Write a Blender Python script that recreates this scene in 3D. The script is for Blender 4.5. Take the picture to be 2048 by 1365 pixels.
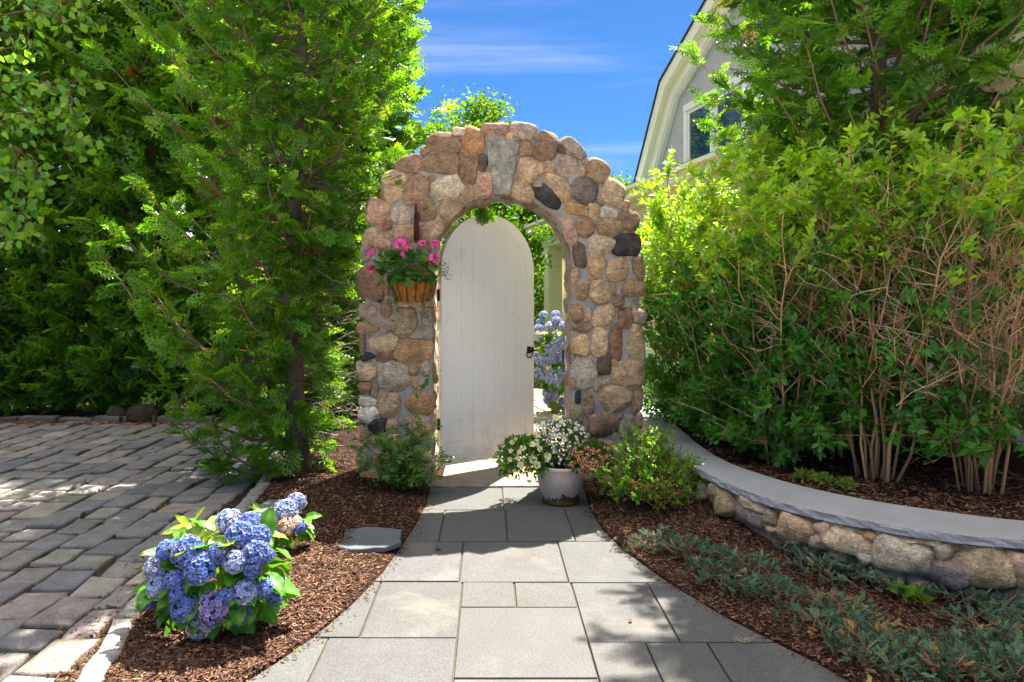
import bpy, math, random
import numpy as np
from mathutils import Vector, Matrix, noise

# ------------------------------------------------------------------ camera, sky, sun, exposure
SC = bpy.context.scene
COL = SC.collection
for o in list(bpy.data.objects):
    bpy.data.objects.remove(o)
F_PX, CX, CY, EYE = 1340.0, 980.0, 600.0, 1.5

cam_data = bpy.data.cameras.new('camera')
cam = bpy.data.objects.new('camera', cam_data)
COL.objects.link(cam)
cam_data.sensor_width = 36.0
cam_data.lens = F_PX / 2048 * 36.0
cam_data.shift_x = (1024 - CX) / 2048
cam_data.shift_y = -(682.5 - CY) / 2048
cam_data.clip_start = 0.05
cam_data.clip_end = 2000
cam.location = (0, 0, EYE)
cam.rotation_euler = (math.radians(90), 0, 0)
SC.camera = cam

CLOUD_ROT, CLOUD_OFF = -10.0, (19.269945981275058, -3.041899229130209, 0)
SUN_A, SUN_B = 0.25, 0.52            # shadow shift per metre of height: left, towards the camera
sun_dir = Vector((SUN_A, SUN_B, 1)).normalized()
SUN_EL = math.asin(sun_dir.z)
SUN_ROT = math.atan2(SUN_A, SUN_B)

world = bpy.data.worlds.new('World')
SC.world = world
world.use_nodes = True
wt = world.node_tree
wt.nodes.clear()
w_out = wt.nodes.new('ShaderNodeOutputWorld')
w_bg = wt.nodes.new('ShaderNodeBackground')
w_sky = wt.nodes.new('ShaderNodeTexSky')
w_sky.sky_type = 'NISHITA'
w_sky.sun_disc = False
w_sky.sun_elevation = SUN_EL
w_sky.sun_rotation = SUN_ROT
w_sky.air_density = 1.0
w_sky.dust_density = 0.2
w_sky.ozone_density = 3.0
w_sky.altitude = 0
w_hsv = wt.nodes.new('ShaderNodeHueSaturation')
w_hsv.inputs['Saturation'].default_value = 1.0
w_hsv.inputs['Value'].default_value = 1.0
w_tint = wt.nodes.new('ShaderNodeMixRGB'); w_tint.blend_type = 'MULTIPLY'; w_tint.inputs[0].default_value = 1.0
w_tint.inputs[2].default_value = (0.047, 0.094, 0.147, 1)
wt.links.new(w_sky.outputs[0], w_tint.inputs[1])
wt.links.new(w_tint.outputs[0], w_hsv.inputs['Color'])
# bright cloud overhead, mostly out of view, added as fill light
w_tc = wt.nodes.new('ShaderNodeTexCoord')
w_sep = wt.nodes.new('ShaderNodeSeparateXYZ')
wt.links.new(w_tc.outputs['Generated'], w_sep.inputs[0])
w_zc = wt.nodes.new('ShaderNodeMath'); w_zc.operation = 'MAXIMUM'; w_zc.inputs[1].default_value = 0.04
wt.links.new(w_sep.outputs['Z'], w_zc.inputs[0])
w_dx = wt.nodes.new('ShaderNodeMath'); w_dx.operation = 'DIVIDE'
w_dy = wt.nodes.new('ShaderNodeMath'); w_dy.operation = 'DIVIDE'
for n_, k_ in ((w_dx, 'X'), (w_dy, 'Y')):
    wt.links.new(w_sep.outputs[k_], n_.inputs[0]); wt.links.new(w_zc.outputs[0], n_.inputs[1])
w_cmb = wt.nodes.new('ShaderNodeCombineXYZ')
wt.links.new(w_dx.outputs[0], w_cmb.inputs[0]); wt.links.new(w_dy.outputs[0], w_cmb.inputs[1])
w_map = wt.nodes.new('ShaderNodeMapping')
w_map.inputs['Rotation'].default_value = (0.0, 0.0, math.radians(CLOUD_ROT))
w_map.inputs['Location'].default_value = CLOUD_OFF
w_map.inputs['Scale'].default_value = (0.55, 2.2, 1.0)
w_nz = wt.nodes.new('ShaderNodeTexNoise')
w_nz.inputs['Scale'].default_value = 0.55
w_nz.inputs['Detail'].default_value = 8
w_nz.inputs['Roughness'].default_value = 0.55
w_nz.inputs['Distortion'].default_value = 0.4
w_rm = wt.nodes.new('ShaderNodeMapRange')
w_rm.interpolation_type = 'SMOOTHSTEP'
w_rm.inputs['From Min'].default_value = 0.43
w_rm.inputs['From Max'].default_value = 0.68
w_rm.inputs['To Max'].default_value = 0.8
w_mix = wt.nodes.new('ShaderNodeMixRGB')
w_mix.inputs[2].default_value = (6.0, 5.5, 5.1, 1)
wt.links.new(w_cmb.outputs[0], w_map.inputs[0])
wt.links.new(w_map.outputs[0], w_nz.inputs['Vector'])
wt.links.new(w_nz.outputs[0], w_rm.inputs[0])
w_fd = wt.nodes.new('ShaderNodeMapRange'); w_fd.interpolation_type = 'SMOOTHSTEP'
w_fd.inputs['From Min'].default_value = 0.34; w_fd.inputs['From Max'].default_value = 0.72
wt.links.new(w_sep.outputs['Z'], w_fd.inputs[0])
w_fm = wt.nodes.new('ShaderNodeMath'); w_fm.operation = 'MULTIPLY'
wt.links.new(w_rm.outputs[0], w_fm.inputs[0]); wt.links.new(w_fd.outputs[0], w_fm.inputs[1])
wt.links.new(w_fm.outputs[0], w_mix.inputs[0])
# faint wisps everywhere, from the same cloud field
w_r2 = wt.nodes.new('ShaderNodeMapRange'); w_r2.interpolation_type = 'SMOOTHSTEP'
w_r2.inputs['From Min'].default_value = 0.47; w_r2.inputs['From Max'].default_value = 0.80; w_r2.inputs['To Max'].default_value = 0.45
wt.links.new(w_nz.outputs[0], w_r2.inputs[0])
w_m2 = wt.nodes.new('ShaderNodeMixRGB'); w_m2.inputs[2].default_value = (1.05, 1.1, 1.15, 1)
wt.links.new(w_r2.outputs[0], w_m2.inputs[0]); wt.links.new(w_hsv.outputs[0], w_m2.inputs[1])
wt.links.new(w_m2.outputs[0], w_mix.inputs[1])
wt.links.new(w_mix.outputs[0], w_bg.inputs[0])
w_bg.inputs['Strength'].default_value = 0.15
wt.links.new(w_bg.outputs[0], w_out.inputs[0])

sun_data = bpy.data.lights.new('sun', 'SUN')
sun_data.energy = 3.3
sun_data.angle = math.radians(0.5)
sun_data.color = (1.0, 0.93, 0.82)
sun = bpy.data.objects.new('sun', sun_data)
COL.objects.link(sun)
sun.rotation_euler = sun_dir.to_track_quat('Z', 'Y').to_euler()
sun.location = sun_dir * 30

SC.view_settings.view_transform = 'Standard'
SC.view_settings.look = 'None'
SC.view_settings.gamma = 1.0
SC.view_settings.use_curve_mapping = False
SC.view_settings.exposure = 2.78
SC.render.engine = 'CYCLES'
SC.cycles.use_denoising = True
SC.cycles.max_bounces = 8
SC.cycles.diffuse_bounces = 5
SC.cycles.transmission_bounces = 5

# ------------------------------------------------------------------ helpers
def lin(r, g, b):
    f = lambda c: (c / 255 / 12.92) if c <= 10 else (((c / 255) + 0.055) / 1.055) ** 2.4
    return (f(r), f(g), f(b))

def at(px, py, d):
    """photo pixel at depth d -> place"""
    return Vector(((px - CX) / F_PX * d, d, EYE - (py - CY) / F_PX * d))

def gr(px, py, h=0.0):
    """photo pixel on level ground of height h -> place"""
    d = F_PX * (EYE - h) / (py - CY)
    return Vector(((px - CX) / F_PX * d, d, h))

def prop(o, label=None, cat=None, group=None, kind=None):
    if label: o['label'] = label
    if cat: o['category'] = cat
    if group: o['group'] = group
    if kind: o['kind'] = kind
    return o

def empty(name, loc=(0, 0, 0), rz=0.0, label=None, cat=None, group=None, kind=None):
    o = bpy.data.objects.new(name, None)
    COL.objects.link(o)
    o.location = loc
    o.rotation_euler = (0, 0, rz)
    o.empty_display_size = 0.1
    return prop(o, label, cat, group, kind)

def link(name, me, mat=None, parent=None, loc=None, rot=None, scale=None, color=None):
    if mat is not None and len(me.materials) == 0:
        me.materials.append(mat)
    o = bpy.data.objects.new(name, me)
    COL.objects.link(o)
    if parent is not None: o.parent = parent
    if loc is not None: o.location = loc
    if rot is not None: o.rotation_euler = rot
    if scale is not None: o.scale = scale if hasattr(scale, '__len__') else (scale,) * 3
    if color is not None: o.color = (color[0], color[1], color[2], 1)
    return o

def tri_mesh(name, V, F, C=None, smooth=False):
    V = np.asarray(V, np.float32).reshape(-1, 3)
    F = np.asarray(F, np.int32).reshape(-1, 3)
    me = bpy.data.meshes.new(name)
    me.vertices.add(len(V)); me.vertices.foreach_set('co', V.ravel())
    me.loops.add(F.size); me.loops.foreach_set('vertex_index', F.ravel())
    me.polygons.add(len(F)); me.polygons.foreach_set('loop_start', np.arange(0, F.size, 3, dtype=np.int32))
    if smooth: me.polygons.foreach_set('use_smooth', np.ones(len(F), bool))
    if C is not None:
        a = me.color_attributes.new('col', 'FLOAT_COLOR', 'POINT')
        c4 = np.ones((len(V), 4), np.float32); c4[:, :3] = C
        a.data.foreach_set('color', c4.ravel())
    me.update(calc_edges=True)
    return me

def py_mesh(name, V, Fc, smooth=False):
    me = bpy.data.meshes.new(name)
    me.from_pydata([tuple(v) for v in V], [], Fc)
    if smooth:
        for p in me.polygons: p.use_smooth = True
    me.update()
    return me

def nrm(a):
    a = np.asarray(a, float)
    return a / (np.linalg.norm(a, axis=-1, keepdims=True) + 1e-9)

TUBE_F = {}
class Acc:
    def __init__(s): s.V = []; s.F = []; s.C = []; s.n = 0
    def add(s, V, F, C):
        V = np.asarray(V, float).reshape(-1, 3)
        s.V.append(V); s.F.append(np.asarray(F, int).reshape(-1, 3) + s.n)
        s.C.append(np.broadcast_to(np.asarray(C, float), (len(V), 3))); s.n += len(V)
    def inst(s, T, pos, fwd, up, scale, col):
        tv, tf = T[0], T[1]
        pos = np.asarray(pos, float).reshape(-1, 3); N = len(pos)
        if N == 0: return
        y = nrm(np.broadcast_to(np.asarray(fwd, float), (N, 3)))
        x = nrm(np.cross(y, np.broadcast_to(np.asarray(up, float), (N, 3))))
        z = np.cross(x, y)
        sc = np.broadcast_to(np.asarray(scale, float).reshape(-1, 1, 1), (N, 1, 1))
        R = np.stack([x, y, z], 1)
        W = np.einsum('kj,njc->nkc', tv, R) * sc + pos[:, None, :]
        k = len(tv)
        Fa = (tf[None] + (np.arange(N) * k)[:, None, None]).reshape(-1, 3)
        c = np.broadcast_to(np.asarray(col, float), (N, 3))[:, None, :]
        if len(T) > 2: c = T[2][None] * c
        else: c = np.broadcast_to(c, (N, k, 3))
        s.add(W.reshape(-1, 3), Fa, c.reshape(-1, 3))
    def tube(s, pts, rads, sides=5, col=(0.1, 0.07, 0.05)):
        P = np.asarray(pts, float); n = len(P)
        rads = np.broadcast_to(np.asarray(rads, float), (n,))
        t = nrm(np.gradient(P, axis=0))
        ref = np.array([0.31, 0.17, 0.93]) if abs(t[0][2]) < 0.8 else np.array([0.95, 0.2, 0.1])
        a = nrm(np.cross(t, ref)); b = np.cross(t, a)
        th = np.arange(sides) * 2 * math.pi / sides
        ring = P[:, None, :] + rads[:, None, None] * (np.cos(th)[None, :, None] * a[:, None, :] + np.sin(th)[None, :, None] * b[:, None, :])
        F = TUBE_F.get((n, sides))
        if F is None:
            F = []
            for i in range(n - 1):
                for j in range(sides):
                    p, q = i * sides + j, i * sides + (j + 1) % sides
                    F += [(p, q, q + sides), (p, q + sides, p + sides)]
            e = (n - 1) * sides
            for j in range(1, sides - 1): F.append((e, e + j, e + j + 1))
            F = TUBE_F[(n, sides)] = np.array(F)
        s.add(ring.reshape(-1, 3), F, col)
    def build(s, name, mat, parent=None, smooth=False):
        if s.n == 0: return None
        me = tri_mesh(name, np.concatenate(s.V), np.concatenate(s.F), np.concatenate(s.C), smooth)
        return link(name, me, mat, parent)

def randdir(rng, n):
    return nrm(rng.normal(size=(n, 3)))

def pal(rng, n, cols, jit=0.12):
    """n colours drawn between the given ones, each a little off"""
    cols = np.asarray(cols, float)
    a = rng.integers(0, len(cols), n); b = rng.integers(0, len(cols), n); t = rng.random((n, 1))
    c = cols[a] * (1 - t) + cols[b] * t
    return np.clip(c * (1 + rng.normal(0, jit, (n, 1))) * (1 + rng.normal(0, jit * 0.3, (n, 3))), 0.003, 0.95)

def lathe(prof, seg=32):
    V, Fc = [], []
    for r, z in prof:
        for j in range(seg):
            t = 2 * math.pi * j / seg
            V.append((r * math.cos(t), r * math.sin(t), z))
    for i in range(len(prof) - 1):
        for j in range(seg):
            a, b = i * seg + j, i * seg + (j + 1) % seg
            Fc.append((a, b, b + seg, a + seg))
    return V, Fc

def box_verts(x0, x1, y0, y1, z0, z1):
    V = [(x0, y0, z0), (x1, y0, z0), (x1, y1, z0), (x0, y1, z0), (x0, y0, z1), (x1, y0, z1), (x1, y1, z1), (x0, y1, z1)]
    Fc = [(0, 3, 2, 1), (4, 5, 6, 7), (0, 1, 5, 4), (1, 2, 6, 5), (2, 3, 7, 6), (3, 0, 4, 7)]
    return V, Fc

def bev_box(name, x0, x1, y0, y1, z0, z1, b=0.006):
    """box with chamfered edges"""
    import bmesh
    bm = bmesh.new()
    V, Fc = box_verts(x0, x1, y0, y1, z0, z1)
    vs = [bm.verts.new(v) for v in V]
    for f in Fc: bm.faces.new([vs[i] for i in f])
    if b: bmesh.ops.bevel(bm, geom=bm.edges[:], offset=b, segments=1, affect='EDGES')
    me = bpy.data.meshes.new(name)
    bm.to_mesh(me); bm.free()
    return me

def prism(name, poly, z0, z1, bev=0.006, rough=0.0, seed=0, round_top=0.0):
    """upright prism on an (x, y) outline, top edge chamfered; rough jitters the outline"""
    rng = np.random.default_rng(seed)
    P = np.asarray(poly, float)
    area = 0.5 * np.sum(P[:, 0] * np.roll(P[:, 1], -1) - np.roll(P[:, 0], -1) * P[:, 1])
    if area < 0: P = P[::-1].copy()
    if rough: P = P + rng.normal(0, rough, P.shape)
    n = len(P); c = P.mean(0)
    e = np.roll(P, -1, 0) - np.roll(P, 1, 0)
    nv = nrm(np.stack([-e[:, 1], e[:, 0]], 1))          # inward
    rings = [(P, z0), (P, z1 - bev), (P + nv * bev * 0.4, z1 - bev * 0.3), (P + nv * bev * 1.4, z1)]
    V = []
    for Q, z in rings:
        for q in Q: V.append((q[0], q[1], z))
    Fc = []
    for k in range(3):
        for i in range(n):
            j = (i + 1) % n
            Fc.append((k * n + i, k * n + j, (k + 1) * n + j, (k + 1) * n + i))
    if round_top:
        Q = P + nv * bev * 1.4
        m = c + (Q - c) * 0.5
        for q in m: V.append((q[0], q[1], z1 + round_top * (0.7 + 0.4 * rng.random())))
        V.append((c[0], c[1], z1 + round_top))
        for i in range(n):
            j = (i + 1) % n
            Fc.append((3 * n + i, 3 * n + j, 4 * n + j, 4 * n + i))
            Fc.append((4 * n + i, 4 * n + j, 5 * n))
    else:
        Fc.append(tuple(range(3 * n, 4 * n)))
    Fc.append(tuple(range(n - 1, -1, -1)))
    return py_mesh(name, V, Fc)

def subdiv_poly(poly, step):
    P = np.asarray(poly, float); out = []
    for i in range(len(P)):
        a, b = P[i], P[(i + 1) % len(P)]
        k = max(1, int(np.linalg.norm(b - a) / step))
        for t in range(k): out.append(a + (b - a) * t / k)
    return np.array(out)

def clip_half(poly, p, n):
    """keep the side of the polygon where (x - p).n <= 0"""
    out = []
    for i in range(len(poly)):
        a, b = poly[i], poly[(i + 1) % len(poly)]
        da, db = np.dot(a - p, n), np.dot(b - p, n)
        if da <= 0: out.append(a)
        if da * db < 0: out.append(a + (b - a) * da / (da - db))
    return out

def voronoi(sites, bound, gap):
    res = []
    for i, s in enumerate(sites):
        poly = [np.array(b, float) for b in bound]
        for j, t in enumerate(sites):
            if i == j: continue
            d = t - s; L = np.linalg.norm(d)
            poly = clip_half(poly, (s + t) / 2 - d / L * gap / 2, d / L)
            if len(poly) < 3: break
        if len(poly) >= 3: res.append(np.array(poly))
    return res

# ------------------------------------------------------------------ materials
def mat_new(name):
    m = bpy.data.materials.new(name); m.use_nodes = True
    t = m.node_tree; t.nodes.clear()
    out = t.nodes.new('ShaderNodeOutputMaterial')
    b = t.nodes.new('ShaderNodeBsdfPrincipled')
    t.links.new(b.outputs[0], out.inputs[0])
    return m, t, b, out

def nd(t, kind, **kw):
    n = t.nodes.new(kind)
    for k, v in kw.items():
        k2 = k.replace('_', ' ')
        if k2 in n.inputs: n.inputs[k2].default_value = v
        else: setattr(n, k, v)
    return n

def leaf_mat(name, trans=0.35, rough=0.45, spec=0.4, warm=(1.5, 1.35, 0.5), veins=False):
    m, t, b, out = mat_new(name)
    a = nd(t, 'ShaderNodeAttribute', attribute_name='col')
    mul = nd(t, 'ShaderNodeMixRGB', blend_type='MULTIPLY'); mul.inputs[0].default_value = 1
    mul.inputs[2].default_value = (*warm, 1)
    t.links.new(a.outputs['Color'], mul.inputs[1])
    tr = nd(t, 'ShaderNodeBsdfTranslucent')
    t.links.new(mul.outputs[0], tr.inputs[0])
    t.links.new(a.outputs['Color'], b.inputs['Base Color'])
    b.inputs['Roughness'].default_value = rough
    b.inputs['Specular IOR Level'].default_value = spec
    mx = nd(t, 'ShaderNodeMixShader'); mx.inputs[0].default_value = trans
    t.links.new(b.outputs[0], mx.inputs[1]); t.links.new(tr.outputs[0], mx.inputs[2])
    t.links.new(mx.outputs[0], out.inputs[0])
    return m

def petal_mat(name, trans=0.3):
    """petals: vertex colours times the object's own tint"""
    m, t, b, out = mat_new(name)
    a = nd(t, 'ShaderNodeAttribute', attribute_name='col')
    oi = nd(t, 'ShaderNodeObjectInfo')
    mul = nd(t, 'ShaderNodeMixRGB', blend_type='MULTIPLY'); mul.inputs[0].default_value = 1
    t.links.new(a.outputs['Color'], mul.inputs[1]); t.links.new(oi.outputs['Color'], mul.inputs[2])
    tr = nd(t, 'ShaderNodeBsdfTranslucent')
    t.links.new(mul.outputs[0], tr.inputs[0]); t.links.new(mul.outputs[0], b.inputs['Base Color'])
    b.inputs['Roughness'].default_value = 0.6
    b.inputs['Specular IOR Level'].default_value = 0.2
    mx = nd(t, 'ShaderNodeMixShader'); mx.inputs[0].default_value = trans
    t.links.new(b.outputs[0], mx.inputs[1]); t.links.new(tr.outputs[0], mx.inputs[2])
    t.links.new(mx.outputs[0], out.inputs[0])
    return m

def stone_mat(name, speck=0.35, blotch=0.35, s_scale=170.0, b_scale=9.0, bump=0.5, rough=0.85, obj_color=True, base=(0.3, 0.3, 0.3), moss=0.0, cracks=0.0):
    m, t, b, out = mat_new(name)
    tc = nd(t, 'ShaderNodeTexCoord'); oi = nd(t, 'ShaderNodeObjectInfo')
    off = nd(t, 'ShaderNodeVectorMath', operation='SCALE'); off.inputs[0].default_value = (37.0, 91.0, 53.0)
    t.links.new(oi.outputs['Random'], off.inputs['Scale'])
    ad = nd(t, 'ShaderNodeVectorMath', operation='ADD')
    t.links.new(tc.outputs['Object'], ad.inputs[0]); t.links.new(off.outputs[0], ad.inputs[1])
    n1 = nd(t, 'ShaderNodeTexNoise', Scale=b_scale, Detail=6.0, Roughness=0.65)
    n2 = nd(t, 'ShaderNodeTexNoise', Scale=s_scale, Detail=3.0, Roughness=0.8)
    n3 = nd(t, 'ShaderNodeTexVoronoi', Scale=s_scale * 0.8)
    for n in (n1, n2, n3): t.links.new(ad.outputs[0], n.inputs['Vector'])
    r1 = nd(t, 'ShaderNodeMapRange'); r1.inputs['From Min'].default_value = 0.3; r1.inputs['From Max'].default_value = 0.7
    r1.inputs['To Min'].default_value = 1 - blotch; r1.inputs['To Max'].default_value = 1 + blotch
    r2 = nd(t, 'ShaderNodeMapRange'); r2.inputs['From Min'].default_value = 0.32; r2.inputs['From Max'].default_value = 0.68
    r2.inputs['To Min'].default_value = 1 - speck; r2.inputs['To Max'].default_value = 1 + speck
    t.links.new(n1.outputs[0], r1.inputs[0]); t.links.new(n2.outputs[0], r2.inputs[0])
    pr = nd(t, 'ShaderNodeMath', operation='MULTIPLY'); t.links.new(r1.outputs[0], pr.inputs[0]); t.links.new(r2.outputs[0], pr.inputs[1])
    mul = nd(t, 'ShaderNodeVectorMath', operation='SCALE')
    if obj_color: t.links.new(oi.outputs['Color'], mul.inputs[0])
    else: mul.inputs[0].default_value = base
    t.links.new(pr.outputs[0], mul.inputs['Scale'])
    last = mul.outputs[0]
    # grey lichen / warm rust drift so that no stone is one hue
    n4 = nd(t, 'ShaderNodeTexNoise', Scale=b_scale * 0.55, Detail=5.0, Roughness=0.7)
    t.links.new(ad.outputs[0], n4.inputs['Vector'])
    r4 = nd(t, 'ShaderNodeMapRange'); r4.inputs['From Min'].default_value = 0.55; r4.inputs['From Max'].default_value = 0.75
    r4.inputs['To Max'].default_value = 0.4
    t.links.new(n4.outputs[0], r4.inputs[0])
    mx = nd(t, 'ShaderNodeMixRGB'); mx.inputs[2].default_value = (0.24, 0.215, 0.17, 1)
    t.links.new(r4.outputs[0], mx.inputs[0]); t.links.new(last, mx.inputs[1]); last = mx.outputs[0]
    if moss:
        n5 = nd(t, 'ShaderNodeTexNoise', Scale=4.0, Detail=6.0, Roughness=0.7)
        t.links.new(ad.outputs[0], n5.inputs['Vector'])
        r5 = nd(t, 'ShaderNodeMapRange'); r5.inputs['From Min'].default_value = 0.52; r5.inputs['From Max'].default_value = 0.7; r5.inputs['To Max'].default_value = moss
        t.links.new(n5.outputs[0], r5.inputs[0])
        m5 = nd(t, 'ShaderNodeMixRGB'); m5.inputs[2].default_value = (0.10, 0.10, 0.035, 1)
        t.links.new(r5.outputs[0], m5.inputs[0]); t.links.new(last, m5.inputs[1]); last = m5.outputs[0]
    if cracks:
        mpb = nd(t, 'ShaderNodeMapping'); mpb.inputs['Scale'].default_value = (1.0, 1.0, 3.2); mpb.inputs['Rotation'].default_value = (0.3, 0.7, 0.2)
        t.links.new(ad.outputs[0], mpb.inputs[0])
        nb = nd(t, 'ShaderNodeTexNoise', Scale=22.0, Detail=6.0, Roughness=0.75); t.links.new(mpb.outputs[0], nb.inputs['Vector'])
        rb_ = nd(t, 'ShaderNodeMapRange'); rb_.inputs['From Min'].default_value = 0.35; rb_.inputs['From Max'].default_value = 0.65
        rb_.inputs['To Min'].default_value = 1 - cracks; rb_.inputs['To Max'].default_value = 1 + cracks * .8
        t.links.new(nb.outputs[0], rb_.inputs[0])
        vo = nd(t, 'ShaderNodeTexVoronoi', Scale=11.0); vo.feature = 'DISTANCE_TO_EDGE'
        wob = nd(t, 'ShaderNodeMixRGB'); wob.inputs[0].default_value = 0.12
        t.links.new(ad.outputs[0], wob.inputs[1]); t.links.new(n1.outputs['Color'], wob.inputs[2]); t.links.new(wob.outputs[0], vo.inputs['Vector'])
        rc = nd(t, 'ShaderNodeMapRange'); rc.inputs['From Max'].default_value = 0.03; rc.inputs['To Min'].default_value = 0.72; rc.inputs['To Max'].default_value = 1.0
        t.links.new(vo.outputs[0], rc.inputs[0])
        pm = nd(t, 'ShaderNodeMath', operation='MULTIPLY'); t.links.new(rb_.outputs[0], pm.inputs[0]); t.links.new(rc.outputs[0], pm.inputs[1])
        sc2 = nd(t, 'ShaderNodeVectorMath', operation='SCALE'); t.links.new(last, sc2.inputs[0]); t.links.new(pm.outputs[0], sc2.inputs['Scale']); last = sc2.outputs[0]
    t.links.new(last, b.inputs['Base Color'])
    b.inputs['Roughness'].default_value = rough
    b.inputs['Specular IOR Level'].default_value = 0.25
    add = nd(t, 'ShaderNodeMath', operation='ADD')
    sc = nd(t, 'ShaderNodeMath', operation='MULTIPLY'); sc.inputs[1].default_value = 3.0
    t.links.new(n1.outputs[0], sc.inputs[0]); t.links.new(sc.outputs[0], add.inputs[0]); t.links.new(n2.outputs[0], add.inputs[1])
    bp = nd(t, 'ShaderNodeBump'); bp.inputs['Strength'].default_value = bump; bp.inputs['Distance'].default_value = 0.008
    t.links.new(add.outputs[0], bp.inputs['Height']); t.links.new(bp.outputs[0], b.inputs['Normal'])
    return m

def plain_mat(name, col, rough=0.6, var=0.08, scale=6.0, bump=0.1, dist=0.003, spec=0.3, metal=0.0, fine=60.0):
    m, t, b, out = mat_new(name)
    tc = nd(t, 'ShaderNodeTexCoord')
    n1 = nd(t, 'ShaderNodeTexNoise', Scale=scale, Detail=7.0, Roughness=0.65)
    n2 = nd(t, 'ShaderNodeTexNoise', Scale=fine, Detail=4.0, Roughness=0.7)
    for n in (n1, n2): t.links.new(tc.outputs['Object'], n.inputs['Vector'])
    r1 = nd(t, 'ShaderNodeMapRange'); r1.inputs['From Min'].default_value = 0.3; r1.inputs['From Max'].default_value = 0.7
    r1.inputs['To Min'].default_value = 1 - var; r1.inputs['To Max'].default_value = 1 + var
    t.links.new(n1.outputs[0], r1.inputs[0])
    mul = nd(t, 'ShaderNodeVectorMath', operation='SCALE'); mul.inputs[0].default_value = col
    t.links.new(r1.outputs[0], mul.inputs['Scale']); t.links.new(mul.outputs[0], b.inputs['Base Color'])
    b.inputs['Roughness'].default_value = rough; b.inputs['Metallic'].default_value = metal
    b.inputs['Specular IOR Level'].default_value = spec
    if bump:
        ad = nd(t, 'ShaderNodeMath', operation='ADD'); t.links.new(n1.outputs[0], ad.inputs[0]); t.links.new(n2.outputs[0], ad.inputs[1])
        bp = nd(t, 'ShaderNodeBump'); bp.inputs['Strength'].default_value = bump; bp.inputs['Distance'].default_value = dist
        t.links.new(ad.outputs[0], bp.inputs['Height']); t.links.new(bp.outputs[0], b.inputs['Normal'])
    return m

def attr_mat(name, rough=0.85, var=0.25, scale=40.0, bump=0.4, dist=0.004):
    """bark, chips, twigs: vertex colour with grain"""
    m, t, b, out = mat_new(name)
    a = nd(t, 'ShaderNodeAttribute', attribute_name='col'); tc = nd(t, 'ShaderNodeTexCoord')
    mp = nd(t, 'ShaderNodeMapping'); mp.inputs['Scale'].default_value = (1, 1, 0.25)
    t.links.new(tc.outputs['Object'], mp.inputs[0])
    n1 = nd(t, 'ShaderNodeTexNoise', Scale=scale, Detail=5.0, Roughness=0.7); t.links.new(mp.outputs[0], n1.inputs['Vector'])
    r1 = nd(t, 'ShaderNodeMapRange'); r1.inputs['From Min'].default_value = 0.3; r1.inputs['From Max'].default_value = 0.7
    r1.inputs['To Min'].default_value = 1 - var; r1.inputs['To Max'].default_value = 1 + var
    t.links.new(n1.outputs[0], r1.inputs[0])
    mul = nd(t, 'ShaderNodeVectorMath', operation='SCALE'); t.links.new(a.outputs['Color'], mul.inputs[0]); t.links.new(r1.outputs[0], mul.inputs['Scale'])
    t.links.new(mul.outputs[0], b.inputs['Base Color']); b.inputs['Roughness'].default_value = rough
    b.inputs['Specular IOR Level'].default_value = 0.2
    if bump:
        bp = nd(t, 'ShaderNodeBump'); bp.inputs['Strength'].default_value = bump; bp.inputs['Distance'].default_value = dist
        t.links.new(n1.outputs[0], bp.inputs['Height']); t.links.new(bp.outputs[0], b.inputs['Normal'])
    return m

M = {}
M['thuja'] = leaf_mat('thuja_foliage', 0.52, 0.34, 0.5, (1.95, 1.7, 0.42))
M['leaf'] = leaf_mat('leaf', 0.5, 0.36, 0.45, (2.0, 1.75, 0.42))
M['softleaf'] = leaf_mat('soft_leaf', 0.45, 0.5, 0.3, (1.9, 1.55, 0.4))
M['juniper'] = leaf_mat('juniper_foliage', 0.18, 0.6, 0.25, (1.2, 1.2, 0.9))
M['petal'] = petal_mat('petal', 0.32)
M['bark'] = attr_mat('bark', 0.9, 0.3, 45.0, 0.6, 0.008)
M['twig'] = attr_mat('twig', 0.85, 0.2, 80.0, 0.2, 0.002)
M['chip'] = attr_mat('wood_chip', 0.85, 0.3, 120.0, 0.2, 0.002)
M['stone'] = stone_mat('fieldstone', 0.42, 0.42, 85.0, 13.0, 1.0, cracks=0.35)
M['cobble'] = stone_mat('cobble_granite', 0.4, 0.28, 110.0, 9.0, 0.9, moss=0.15)
M['slab'] = stone_mat('thermal_granite', 0.34, 0.11, 120.0, 3.2, 0.3, 0.8)
M['mortar'] = stone_mat('mortar', 0.2, 0.22, 120.0, 14.0, 0.8, 0.95, False, lin(158, 153, 147))
M['mortar_tan'] = stone_mat('tan_mortar', 0.25, 0.3, 110.0, 16.0, 0.9, 0.95, False, lin(160, 138, 108))
M['soil'] = plain_mat('joint_soil', lin(62, 55, 40), 0.95, 0.5, 7.0, 0.8, 0.012, 0.1)
M['mulch'] = plain_mat('mulch_base', lin(58, 40, 31), 0.95, 0.5, 14.0, 1.0, 0.02, 0.1, fine=90)
M['sand'] = plain_mat('joint_sand', lin(84, 75, 64), 0.95, 0.25, 12.0, 0.5, 0.004, 0.1)
M['bounce'] = plain_mat('pale_bounce', lin(184, 177, 163), 0.95, 0.2, 5.0, 0.6, 0.01, 0.1)
M['dirt'] = plain_mat('garden_ground', lin(88, 92, 52), 0.95, 0.4, 3.0, 0.6, 0.02, 0.1)
M['door'] = None
M['iron'] = plain_mat('black_iron', lin(38, 36, 35), 0.5, 0.25, 30.0, 0.3, 0.002, 0.5, 0.6)
M['rust'] = plain_mat('rusted_iron', lin(74, 36, 26), 0.85, 0.5, 35.0, 0.6, 0.003, 0.2)
M['cream'] = plain_mat('cream_trim', lin(236, 229, 206), 0.5, 0.04, 3.0, 0.05, 0.002, 0.35)
M['white'] = plain_mat('white_trim', lin(238, 236, 230), 0.45, 0.03, 3.0, 0.04, 0.002, 0.35)
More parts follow.
